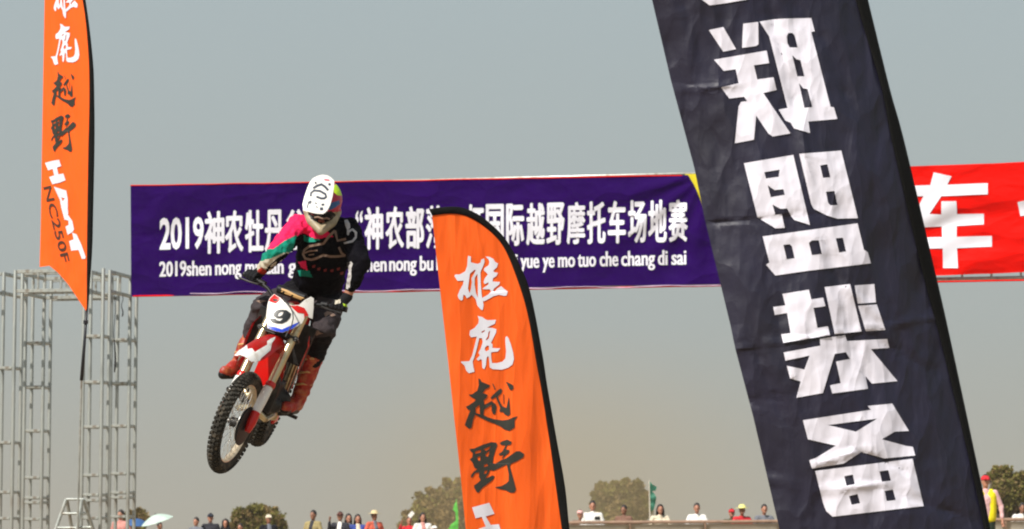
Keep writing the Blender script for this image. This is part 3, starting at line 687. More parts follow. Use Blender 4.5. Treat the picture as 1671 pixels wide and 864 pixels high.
# handlebar
HB = SA * .93 + V((0, -.03, -.05))
hp = [HB + V(q) for q in ((-.06, -.385, .125), (-.035, -.26, .115), (0, -.17, .09), (.012, -.09, .035), (.012, .09, .035), (0, .17, .09), (-.035, .26, .115), (-.06, .385, .125))]
bm = bmesh.new(); tube(bm, hp, .0135, 12); hb = bobj('handlebar', bm, M['bplast'], None, True)
for g in (-1, 1):
    a, b_ = HB + V((-.06, g * .388, .125)), HB + V((-.037, g * .265, .116))
    bm = bmesh.new(); tube(bm, [a, b_], .0185, 12); bobj('grip', bm, M['bplast'], hb, True)
    bm = bmesh.new(); tube(bm, [HB + V((-.02, g * .225, .11)), HB + V((.04, g * .24, .10)), HB + V((.045, g * .30, .098)), HB + V((.03, g * .385, .10))], [.008, .007, .006, .007], 8); bobj('lever', bm, M['engine'], hb, True)
    bm = bmesh.new(); tube(bm, [HB + V((-.03, g * .21, .105)), HB + V((-.034, g * .255, .113))], .024, 10); bobj('perch', bm, M['bplast'], hb, True)
bm = bmesh.new(); tube(bm, [HB + V((.006, -.105, .112)), HB + V((.006, -.1, .114)), HB + V((.006, .1, .114)), HB + V((.006, .105, .112))], [.02, .03, .03, .02], 14); pad = bobj('bar_pad', bm, M['bplast'], hb, True)
# cables looping in front of the plate
# number plate: a curved shield
def shield(out, cx, thick, bulge, cell=.02):
    bm = flat([(out, [])], cell); vs = [(v, v.co.copy()) for v in bm.verts]
    for v, q in vs: v.co = V((cx(q.y) - bulge * (q.x / .12) ** 2, q.x, q.y))
    bmesh.ops.solidify(bm, geom=bm.faces[:], thickness=thick); return bm
SM = BM @ ST; SI = SM.inverted()
def on_plate(x, y, off=0.0):
    o_ = SI @ EYE; d_ = (SI @ at(x, y, 10)) - o_; k = math.tan(RK); c = .135 + off
    t_ = (c - o_.x - k * o_.z) / (d_.x + k * d_.z); return o_ + d_ * t_
plate_px = [(434.5,497),(437,488),(445.5,480.5),(458,487),(464,494),(476,499),(486,498),(494,490),(503,484.5),(506.5,487.5),(504,505),(501,521),(493,516),(487,528),(475,537),(459.5,543.5),(448,541),(437,536),(433.5,514)]
bm = flat([(plate_px, [])], 3)
for v in bm.verts:
    q = on_plate(v.co.x, v.co.y); q.x -= .05 * ((q.y + .02) / .13) ** 2; v.co = q
bmesh.ops.recalc_face_normals(bm, faces=bm.faces[:])
bmesh.ops.solidify(bm, geom=bm.faces[:], thickness=.004); plate = bobj('number_plate', bm, M['wplast'], None, True)
bm = bmesh.new(); tube(bm, [on_plate(x, y, .03) for x, y in ((462,487),(467,493),(473,500),(477.5,510),(478.5,520),(476,531),(470,542),(466,550))], .0045, 6); bobj('cable', bm, M['bplast'], hb, True)
# front fender
def loft(rows, thick=.004):
    """rows of (x, z, halfwidth, droop)"""
    bm = bmesh.new(); g = []
    for x, z, hw, dr in rows:
        g.append([bm.verts.new((x, hw * t, z - dr * abs(t) ** 2.2)) for t in [-1, -.9, -.75, -.5, -.25, 0, .25, .5, .75, .9, 1]])
    for a, b_ in zip(g, g[1:]):
        for k in range(10): bm.faces.new((a[k], a[k + 1], b_[k + 1], b_[k]))
    bmesh.ops.solidify(bm, geom=bm.faces[:], thickness=thick); return bm
fr_rows = [(-.52, .34, .055, .05), (-.46, .46, .07, .06), (-.38, .555, .07, .05), (-.30, .605, .075, .05), (-.2, .612, .08, .055), (-.08, .595, .09, .06), (.05, .56, .097, .062), (.14, .53, .097, .055), (.22, .50, .086, .045), (.27, .48, .066, .03), (.29, .472, .04, .012)]
bm = loft(fr_rows)
for v in bm.verts: v.co.y = v.co.y * (1 - .25 * max(0, v.co.x)) + .004
fender = bobj('front_fender', bm, M['rplast'], None, True)
bm = bmesh.new(); box(bm, (-.40, 0, .36), (.012, .13, .24)); bmesh.ops.bevel(bm, geom=bm.edges[:], offset=.01, segments=2, affect='EDGES')
# frame, tank, shrouds, engine ...
bm2 = bmesh.new(); cap(bm2, (-.40, 0, .80), .035, (-.46, 0, .66), .035); cap(bm2, (-.46, 0, .66), .03, (-.56, 0, .05), .026)
for y in (-.1, .1):
    cap(bm2, (-.46, 0, .72), .03, (-.95, y, .48), .028); cap(bm2, (-.95, y, .48), .028, (-1.0, y, -.02), .03); cap(bm2, (-.56, 0, .05), .026, (-.62, y, .0), .022); cap(bm2, (-.62, y, .0), .022, (-1.0, y, .0), .022)
    cap(bm2, (-.9, y, .55), .018, (-1.5, y * .8, .66), .016)
bobj('frame', bm2, M['gold']); bobj('chin_guard', bm, M['rplast'])
bm = bmesh.new(); box(bm, (-.76, 0, .15), (.30, .22, .22)); box(bm, (-.68, 0, .32), (.2, .18, .28)); cap(bm, (-.82, -.12, .14), .075, (-.82, .12, .14), .075); cap(bm, (-.70, -.11, .10), .06, (-.70, .11, .10), .06)
bmesh.ops.transform(bm, matrix=BM, verts=bm.verts[:]); blob('engine', bm, .012, M['engine'], bike, 2)
bm = bmesh.new(); tube(bm, [(-.60, .03, .38), (-.50, .06, .30), (-.50, -.05, .12), (-.58, -.14, .16), (-.8, -.17, .36), (-1.1, -.17, .50)], .024, 12); bobj('exhaust_header', bm, M['gold'])
bm = bmesh.new(); tube(bm, [(-1.1, -.17, .50), (-1.14, -.17, .52), (-1.52, -.18, .60), (-1.56, -.18, .61)], [.03, .055, .055, .035], 14); bobj('muffler', bm, M['steel'])
bm = bmesh.new()
for y in (-.145, .145): box(bm, (-.52, y, .58), (.05, .12, .28))
bobj('radiators', bm, M['engine'], smooth=False)
bm = bmesh.new(); ball(bm, (-.68, 0, .70), .22, .12, .12, 3); bobj('fuel_tank', bm, M['rplast'])
for g in (-1, 1):
    out = [(-.38, .50), (-.42, .63), (-.60, .71), (-.95, .66), (-.98, .59), (-.72, .47), (-.58, .27), (-.46, .30)]
    bm = flat([(out, [])], .04)
    for v in bm.verts:
        q = v.co.copy(); v.co = V((q.x, g * (.205 - .08 * min(1, max(0, (-q.x - .5) / .4)) - .08 * max(0, (q.y - .6) / .2)), q.y))
    bmesh.ops.solidify(bm, geom=bm.faces[:], thickness=.005)
    for f in bm.faces:
        c_ = f.calc_center_median(); f.material_index = 1 if c_.z < .40 - .35 * (c_.x + .5) and c_.z > .33 - .35 * (c_.x + .5) else 0
    bobj('radiator_shroud', bm, [M['rplast'], M['wplast']])
    out = [(-1.0, .60), (-1.52, .68), (-1.60, .74), (-1.30, .50), (-1.02, .34)]
    bm = flat([(out, [])], .05)
    for v in bm.verts: q = v.co.copy(); v.co = V((q.x, g * (.13 + .02 * math.sin(q.x * 6)), q.y))
    bmesh.ops.solidify(bm, geom=bm.faces[:], thickness=.005); bobj('side_panel', bm, M['wplast'])
    bm = bmesh.new(); cap(bm, (-.97, g * .09, .06), .035, (-1.48, g * .11, 0), .028); bobj('swingarm', bm, M['gold'])
    bm = bmesh.new(); tube(bm, [(-.93, g * .13, .02), (-.93, g * .19, .045)], .014, 8); box(bm, (-.93, g * .225, .045), (.05, .08, .018)); bobj('footpeg', bm, M['engine'])
bm = bmesh.new(); tube(bm, [(-.78, .20, .06), (-.88, .17, .05), (-.86, .14, .04)], .009, 8); bobj('shift_lever', bm, M['engine'])
bm = bmesh.new(); tube(bm, [(-1.0, .07, .10), (-1.48, .07, .085), (-1.56, .07, 0), (-1.48, .07, -.085), (-.95, .07, -.0), (-.9, .07, .05), (-1.0, .07, .10)], .009, 6, caps=False); bobj('chain', bm, M['engine'])
bm = bmesh.new(); box(bm, (-1.36, .075, -.085), (.16, .03, .07)); bmesh.ops.bevel(bm, geom=bm.edges[:], offset=.01, segments=1, affect='EDGES'); bobj('chain_guide', bm, M['rplast'])
bm = loft([(-.74, .80, .05, .03), (-.9, .775, .07, .06), (-1.1, .77, .085, .09), (-1.35, .80, .08, .07), (-1.5, .83, .06, .05)], .05); bobj('seat', bm, M['bplast'])
bm = loft([(-1.35, .74, .07, .03), (-1.6, .78, .09, .05), (-1.78, .82, .085, .04), (-1.88, .83, .06, .02)]); bobj('rear_fender', bm, M['rplast'])
bm = bmesh.new(); tube(bm, [(-.95, .02, .52), (-.98, .02, .40), (-1.02, .02, .12)], [.03, .045, .03], 12); bobj('rear_shock', bm, M['bplast'])

# prints on the bike
bv = tree_of([plate]); q5 = ((390, 460), 7.2)
def pxpoly(pts): return Z(pts, *q5)
nine = [([(480,325),(560,335),(612,375),(600,420),(560,465),(505,492),(450,490),(385,475),(362,450),(370,430),(430,432),(440,450),(480,462),(510,440),(515,428),(450,430),(405,405),(408,370),(440,335)], [[(490,352),(525,355),(505,395),(470,408),(455,395),(465,370)]])]
decal('race_number', [(pxpoly(o_), [pxpoly(h) for h in hs]) for o_, hs in nine], bv, M['blackink2'], plate, 1.2, .004)
decal('blue_band', [(pxpoly([(322,478),(370,520),(505,560),(690,480),(720,470),(640,545),(505,610),(330,560)]), [])], bv, M['blueink'], plate, 1.2, .003)
decal('red_corner', [(pxpoly([(335,215),(400,145),(510,190),(500,205),(430,255),(370,235)]), [])], bv, M['rplast'], plate, 1.2, .003)
decal('red_corner', [(pxpoly([(560,240),(640,262),(770,310),(812,380),(808,450),(765,430),(765,375),(690,365),(640,320)]), [])], bv, M['rplast'], plate, 1.2, .003)
decal('black_mark', [(pxpoly([(395,200),(450,205),(455,225),(405,228)]), [])], bv, M['blackink2'], plate, 1.2, .006)
bv = tree_of([fender])
q6_ = lambda p: Z(p, (350, 550), 8.64)
decal('white_tip', [(q6_([(440,0),(330,60),(230,200),(230,320),(400,400),(620,370),(660,300),(790,190),(810,90),(850,30),(860,0),(800,20),(740,60),(745,110),(570,212),(530,160),(465,170),(460,120),(500,50)]), [])], bv, M['wplast'], fender, 1.2, .003)
bv = tree_of([pad])
decal('pad_print', [(Z([(500,75),(560,95),(700,165),(780,195),(760,205),(640,160),(495,95)], *q5), []), (Z([(500,105),(520,108),(510,125),(490,120)], *q5), []), (Z([(540,120),(620,150),(610,168),(530,140)], *q5), []), (Z([(640,160),(740,200),(730,220),(630,180)], *q5), [])], bv, M['goldink'], pad, 1.0, .003)

# ================================================================== rider
M['jersey'] = mat('black_jersey', (0.004, 0.0035, 0.006), 0.85, var=0.4, spec=0.06)
M['pink'] = mat('pink_jersey_print', (0.80, 0.015, 0.10), 0.8, var=0.15, scale=5, spec=0.2)
M['green'] = mat('green_jersey_print', (0.005, 0.22, 0.15), 0.8, var=0.15, spec=0.2)
M['cream'] = mat('cream_jersey_print', (0.55, 0.50, 0.40), 0.8, var=0.2, spec=0.2)
M['pants'] = mat('charcoal_riding_pants', (0.042, 0.033, 0.036), 0.8, var=0.12, scale=5, bump=0.3, bscale=40, spec=0.2)
M['pantsblk'] = mat('black_knee_fabric', (0.007, 0.006, 0.008), 0.8, spec=0.15)
M['boot'] = mat('red_boot', (0.34, 0.018, 0.008), 0.5, var=0.3, scale=14, dirt=((0.50, 0.15, 0.05), 12, 0.85))
M['glove'] = mat('black_glove', (0.006, 0.006, 0.008), 0.75, spec=0.2)
M['lime'] = mat('lime_print', (0.50, 0.75, 0.01), 0.5)
M['helmw'] = mat('white_helmet_shell', (0.80, 0.79, 0.76), 0.3, var=0.05, coat=0.3)
M['helmcream'] = mat('cream_chin_bar', (0.34, 0.28, 0.18), 0.5, var=0.3, scale=20)
M['crimson'] = mat('crimson_helmet_print', (0.45, 0.01, 0.05), 0.35)
M['tealb'] = mat('blue_helmet_print', (0.01, 0.10, 0.30), 0.35)
M['tan'] = mat('bronze_outline_print', (0.24, 0.155, 0.115), 0.7)
M['silver'] = mat('silver_print', (0.45, 0.43, 0.42), 0.6)
M['dimred'] = mat('dim_red_print', (0.20, 0.008, 0.008), 0.7)
M['goggle'] = mat('goggle_lens', (0.02, 0.012, 0.01), 0.15, coat=0.6)
rider = thing('person', 'motocross rider with white-peaked helmet and pink and black jersey crouching on the airborne bike', 'rider', at(515, 690, 21.2))
J = dict(neck=at(530, 368, 20.9), sR=at(489, 368, 20.95), sL=at(570, 374, 20.95), eR=at(451, 413, 20.66), eL=at(588, 428, 20.70), wR=at(425, 444, 20.80), wL=at(567, 484, 20.72),
         ch=at(531, 398, 21.0), wa=at(522, 448, 21.15), pe=at(514, 478, 21.30), hR=at(494, 480, 21.28), hL=at(536, 490, 21.28), kR=at(431, 503, 20.98), kL=at(527, 540, 20.95),
         aR=at(392, 588, 21.05), aL=at(488, 649, 21.25), head=at(530, 330, 20.78))
GR = [(BM @ ST) @ (HB + V((-.049, g * .327, .1205))) for g in (-1, 1)]   # grip centres: right, left
GA = [((BM @ ST).to_3x3() @ V((-.023, g * .123, .009))).normalized() for g in (-1, 1)]  # along the grip, outwards
def hand(bm, gi, wrist, scale=1.0):
    g = GR[gi]; ax = GA[gi]; back = (EYE - g).normalized()
    top = (wrist - g); top = (top - ax * top.dot(ax)).normalized(); fr_ = (back - ax * back.dot(ax) - top * back.dot(top)).normalized()
    palm = g + top * .036 - fr_ * .012
    cap(bm, palm - ax * .03, .022 * scale, palm + ax * .03, .020 * scale)
    cap(bm, wrist, .030 * scale, palm, .026 * scale)
    for k, (o_, ln) in enumerate(((-.036, .95), (-.013, 1.0), (.010, .95), (.032, .8))):
        c = g + ax * o_
        pts = [c + top * .036 + fr_ * .006, c + top * .024 * ln + fr_ * .030, c - top * .008 + fr_ * .034 * ln, c - top * .028 * ln + fr_ * .016]
        rr = [.0105, .0102, .0096, .0088]
        for a, b_, r0, r1 in zip(pts, pts[1:], rr, rr[1:]): cap(bm, a, r0 * scale, b_, r1 * scale, 8)
    th = [palm - ax * .034, g - ax * .054 + top * .012 - fr_ * .004, g - ax * .048 - top * .016 + fr_ * .010]
    for a, b_ in zip(th, th[1:]): cap(bm, a, .012 * scale, b_, .0105 * scale, 8)
def legs(bm, k, only=None):
    for h, kn, an in (('hR', 'kR', 'aR'), ('hL', 'kL', 'aL')):
        cap(bm, J['pe'].lerp(J[h], .6), .10 * k, J[h], .098 * k); cap(bm, J[h], .098 * k, J[kn], .068 * k); cap(bm, J[kn], .066 * k, J[kn].lerp(J[an], .35), .060 * k); cap(bm, J[kn].lerp(J[an], .35), .060 * k, J[an], .040 * k)
# the body: one continuous skin under the gear
bm = bmesh.new()
cap(bm, J['pe'], .10, J['wa'], .085); cap(bm, J['wa'], .085, J['ch'], .10); cap(bm, J['sR'].lerp(J['sL'], .12), .06, J['sL'].lerp(J['sR'], .12), .06); cap(bm, J['ch'], .09, J['neck'], .055); cap(bm, J['neck'], .055, J['head'], .06); ball(bm, J['head'], .085, .10, .11)
for s0, e0, w0 in (('sR', 'eR', 'wR'), ('sL', 'eL', 'wL')):
    cap(bm, J[s0], .052, J[e0], .040); cap(bm, J[e0], .040, J[w0], .032)
legs(bm, .82)
for gi, w0 in ((0, 'wR'), (1, 'wL')): hand(bm, gi, J[w0], .86)
body = blob('body', bm, .0085, M['skin'], rider, 1)
# jersey
bm = bmesh.new()
for a in (-.05, .05): cap(bm, J['pe'].lerp(J['wa'], .35) + RIGHT * a, .125, J['wa'] + RIGHT * a, .125)
cap(bm, J['wa'] - RIGHT * .045, .125, J['ch'] - RIGHT * .055 , .145); cap(bm, J['wa'] + RIGHT * .045, .125, J['ch'] + RIGHT * .055, .145)
cap(bm, J['sR'].lerp(J['sL'], .06), .075, J['sL'].lerp(J['sR'], .06), .075); cap(bm, J['ch'], .15, J['neck'] - UP * .03, .095)
for s0, e0, w0 in (('sR', 'eR', 'wR'), ('sL', 'eL', 'wL')):
    cap(bm, J[s0], .080, J[s0].lerp(J[e0], .55), .074); cap(bm, J[s0].lerp(J[e0], .55), .074, J[e0], .068); cap(bm, J[e0], .067, J[e0].lerp(J[w0], .4), .058); cap(bm, J[e0].lerp(J[w0], .4), .058, J[e0].lerp(J[w0], .86 if w0 == 'wR' else .70), .042 if w0 == 'wR' else .047)
jersey = blob('jersey', bm, .008, [M['jersey'], M['pink'], M['green'], M['cream'], M['boot']], rider, 2, .028, .012)
q8 = lambda p: Z(p, (390, 380), 7.2)
q9 = lambda p: Z(p, (380, 270), 3.6)
paint(jersey, [(q9([(170,510),(220,380),(300,280),(420,250),(470,300),(590,420),(540,425),(490,440),(420,400),(395,405),(375,420),(300,460),(240,520)]), 1),
               (q9([(110,590),(165,495),(240,490),(300,445),(378,408),(355,490),(330,518),(280,525),(235,550),(180,600)]), 2),
               (q9([(415,410),(440,420),(520,438),(480,450),(420,450)]), 2),
               (q9([(90,670),(100,600),(150,566),(235,543),(290,518),(335,510),(300,560),(240,590),(200,655)]), 3),
               (q8([(290,480),(340,400),(400,345),(460,290),(560,240),(640,270),(540,360),(430,460),(340,530)]), 0), (q8([(215,440),(265,405),(325,450),(315,530),(240,510)]), 4),
               (q9([(400,600),(385,570),(430,560),(440,620)]), 1), (q9([(380,615),(450,620),(470,660),(390,650)]), 2)])
bj = tree_of([jersey])
qa = lambda p: Z(p, (480, 350), 7.2)
def line(pts, wd): return ribbon(pts, wd)
star = [line([(480,190),(400,270),(345,345),(250,360),(180,375),(120,420),(105,470),(130,520),(200,535),(260,520),(340,480),(430,498),(520,495),(600,485)], 29), line([(480,190),(492,240),(510,310),(610,290)], 29), line([(600,490),(555,455),(525,385)], 27),
        line([(105,465),(170,435),(275,425)], 18), line([(170,480),(235,470)], 14)]
decal('star_outline', [(qa(p), []) for p in star], bj, M['tan'], jersey, 1.2, .005)
decal('sleeve_ring', [(qa([(620,190),(690,165),(740,210),(735,280),(690,330),(590,350),(580,330),(680,305),(715,260),(710,215),(680,190),(650,215),(640,250),(620,240)]), []), (qa([(590,70),(625,60),(655,110),(660,160),(625,190),(600,130)]), [])], bj, M['silver'], jersey, 1.2, .005)
decal('sleeve_stripe', [(qa([(620,570),(670,555),(690,580),(670,640),(672,740),(660,790),(655,864),(610,864),(615,790),(625,740),(640,690),(640,640),(620,610)]), []), (Z([(490,0),(530,0),(515,90),(505,150),(490,235),(465,230),(480,120),(465,100)], (500, 440), 7.2), [])], bj, M['silver'], jersey, 1.2, .005)
decal('red_dots', [(qa([(x, y), (x + 40, y - 12), (x + 34, y + 22), (x + 4, y + 26)]), []) for x, y in ((270, 635), (345, 650), (425, 655), (540, 685), (210, 605), (500, 635))], bj, M['dimred'], jersey, 1.2, .005)
decal('sleeve_letters', [(q8(line(p, 14)), []) for p in ([(380,385),(440,345),(430,380),(370,400)], [(440,390),(500,330),(545,300)], [(350,440),(420,410),(470,380)], [(480,350),(520,320)])], bj, M['cream'], jersey, 1.2, .005)
# cuff skin / bracelet
b = bmesh.new(); cap(b, J['eR'].lerp(J['wR'], .82), .034, J['eR'].lerp(J['wR'], 1.0), .033); blob('orange_cuff', b, .007, mat('orange_wristband', (0.75, 0.14, 0.04), 0.7), rider, 1)
b = bmesh.new()
for gi, w0 in ((0, 'wR'), (1, 'wL')):
    b = bmesh.new(); hand(b, gi, J[w0], 1.28); gl = blob('glove', b, .0042, [M['glove'], M['lime'], M['cream']], rider, 1)
    if gi: paint(gl, [(Z([(430,400),(520,430),(520,455),(440,430)], (500, 440), 7.2), 1), (Z([(340,360),(400,350),(400,395),(330,410)], (500, 440), 7.2), 2)])
# pants
bm = bmesh.new(); cap(bm, J['pe'] - RIGHT * .05, .145, J['pe'].lerp(J['wa'], .5) - RIGHT * .03, .125); cap(bm, J['pe'] + RIGHT * .05, .145, J['pe'].lerp(J['wa'], .5) + RIGHT * .03, .125)
for h, kn, an in (('hR', 'kR', 'aR'), ('hL', 'kL', 'aL')):
    cap(bm, J[kn].lerp(J[an], .42), .07, J[kn].lerp(J[an], .60), .06); cap(bm, J['pe'].lerp(J[h], .6), .115, J[h], .12); cap(bm, J[h], .12, J[kn], .092); ball(bm, J[kn] - FWD * .02, .088, sub=3); cap(bm, J[kn], .085, J[kn].lerp(J[an], .42), .07)
pants = blob('riding_pants', bm, .009, [M['pants'], M['pantsblk']], rider, 3, .03, .01)
paint(pants, [([(505, 553), (540, 549), (548, 600), (490, 600)], 1), ([(440, 455), (600, 455), (600, 478), (555, 490), (520, 484), (505, 500), (470, 480)], 1)])
bp_ = tree_of([pants])
decal('knee_star', [(Z(p, (500, 440), 7.2), []) for p in ([(30,745),(110,725),(140,712),(160,740),(205,755),(150,762),(120,780),(100,755)],)] + [(q8([(200,800),(260,790),(330,800),(280,815),(250,830)]), []), (q8([(430,610),(500,550),(540,515),(545,550),(500,590),(450,630)]), [])], bp_, M['tan'], pants, 1.2, .005)
decal('shin_print', [(Z([(205,520),(240,490),(300,500),(345,540),(300,555),(260,530),(225,560)], (500, 440), 7.2), [])], bp_, M['tan'], pants, 1.2, .005)
# boots
PG = [W(-.93, -.25, .012), W(-.93, .25, .012)]
for gi, (kn, an, toe, toe2) in enumerate((('kR', 'aR', at(366, 606, 20.92), None), ('kL', 'aL', at(466, 664, 21.02), None))):
    K_, A_ = J[kn], J[an]; t = (K_ - A_).normalized(); heel = A_ - t * .075 + FWD * .05
    up_ = .66 if gi else .42
    bm = bmesh.new(); cap(bm, A_.lerp(K_, up_), .072 if gi else .06, A_.lerp(K_, .35), .068 if gi else .058); cap(bm, A_.lerp(K_, .35), .066, A_, .054); cap(bm, A_, .055, heel, .045); cap(bm, heel, .042, toe, .036)
    cap(bm, A_ - t * .02, .05, toe.lerp(A_, .4) - t * .03, .046)
    for s0 in ((.62, .45, .28, .1) if gi else (.28, .1)): cap(bm, A_.lerp(K_, s0) + RIGHT * .03 - FWD * .035, .038, A_.lerp(K_, s0) - RIGHT * .02 - FWD * .04, .036)
    bt = blob('boot', bm, .008, [M['boot']], rider, 1, .012, .008)
    bm = bmesh.new(); cap(bm, heel - t * .034, .036, toe - t * .026, .034); 
    sl_ = blob('sole', bm, .008, M['bplast'], bt, 1)
    for s0 in ((.58, .38, .2) if gi else (.3, .15)):
        b = bmesh.new(); c = A_.lerp(K_, s0); tube(b, [c - RIGHT * .055 - FWD * .05, c - FWD * .085 + UP * .008, c + RIGHT * .06 - FWD * .045], .009, 8); obj('buckle', b, M['goldink'], bt, True)
# helmet
Hc = at(528, 326, 20.80)
hx = (RIGHT * .97 - UP * .10 + FWD * .1).normalized(); hf = (-FWD * .80 - UP * .58 - RIGHT * .12).normalized(); hf = (hf - hx * hf.dot(hx)).normalized(); hu = hf.cross(hx) * -1
if hu.dot(UP) < 0: hu = -hu
def H(x, f, u): return Hc + hx * x + hf * f + hu * u
bm = bmesh.new(); ball(bm, Hc, hx * .128, hf * .152, hu * .135, 3); cap(bm, H(0, -.05, -.06), .105, H(0, -.03, -.10), .10)
cap(bm, H(-.07, .10, -.11), .035, H(0, .19, -.125), .03); cap(bm, H(.07, .10, -.11), .035, H(0, .19, -.125), .03); cap(bm, H(-.095, .0, -.09), .04, H(-.07, .10, -.11), .035); cap(bm, H(.095, .0, -.09), .04, H(.07, .10, -.11), .035)
helmet = blob('helmet', bm, .006, [M['helmw'], M['helmcream'], M['crimson'], M['tealb'], M['lime'], M['pink'], M['bplast']], rider, 2)
qh = lambda p: Z(p, (480, 280), 7.855)
paint(helmet, [(qh([(470,80),(560,150),(640,280),(640,600),(520,640),(430,620),(420,500)]), 2), (qh([(500,180),(560,160),(620,240),(620,310),(560,310),(510,270)]), 4), (qh([(430,450),(480,400),(580,370),(590,420),(520,470),(450,500)]), 3), (qh([(50,380),(60,240),(180,180),(190,350)]), 5), (qh([(50,370),(190,330),(190,480),(50,480)]), 3),
               (qh([(60,500),(400,540),(660,500),(660,640),(440,900),(220,900)]), 1), (qh([(170,530),(480,510),(540,560),(480,620),(400,655),(300,655),(215,610)]), 6)])
b = bmesh.new(); ball(b, H(0, .085, -.045), hx * .088, hf * .055, hu * .045, 3); obj('goggles', b, M['goggle'], rider, True)
b = bmesh.new(); tube(b, [H(-.05, .142, -.055), H(-.03, .152, -.04), H(0, .150, -.052), H(.03, .152, -.04), H(.05, .142, -.055)], .007, 8); obj('goggle_frame', b, M['tan'], rider, True)
# peak: a plate starting on the crown and reaching far past the brow, facing the camera
pk = qh([(360,52),(430,62),(475,90),(515,130),(512,200),(492,330),(465,430),(430,500),(400,530),(370,547),(300,545),(230,532),(160,510),(115,482),(108,430),(130,340),(170,220),(200,150),(240,98),(300,68)])
kx = lambda x, y: 20.62 - (y - 287) / 62 * 0.10 + ((x - 518) / 25) ** 2 * .012
bm = flat([(pk, [])], 2.5)
for v in bm.verts: v.co = at(v.co.x, v.co.y, kx(v.co.x, v.co.y))
bmesh.ops.solidify(bm, geom=bm.faces[:], thickness=-.006)
peak = obj('peak', bm, M['helmw'], helmet, False)
bpk = tree_of([peak])
M['navy'] = mat('dark_blue_marking', (0.02, 0.03, 0.06), 0.5)
decal('peak_marks', [(qh(line(p, wd * 1.35)), []) for p, wd in (([(242,215),(300,180),(350,165),(395,195),(435,240)], 20), ([(212,318),(215,275),(255,243),(330,250),(400,290),(410,325),(385,345),(345,345),(285,322)], 18), ([(265,150),(285,143)], 20), ([(440,160),(465,170)], 20),
      ([(190,410),(215,378)], 22), ([(185,385),(165,470)], 10), ([(350,428),(385,422)], 16), ([(330,480),(370,478)], 26), ([(265,402),(290,410)], 8), ([(280,450),(300,460)], 8))], bpk, M['navy'], peak, 1.0, .003)
decal('peak_red_mark', [(qh([(385,98),(450,105),(450,118),(388,112)]), [])], bpk, M['pink'], peak, 1.0, .003)

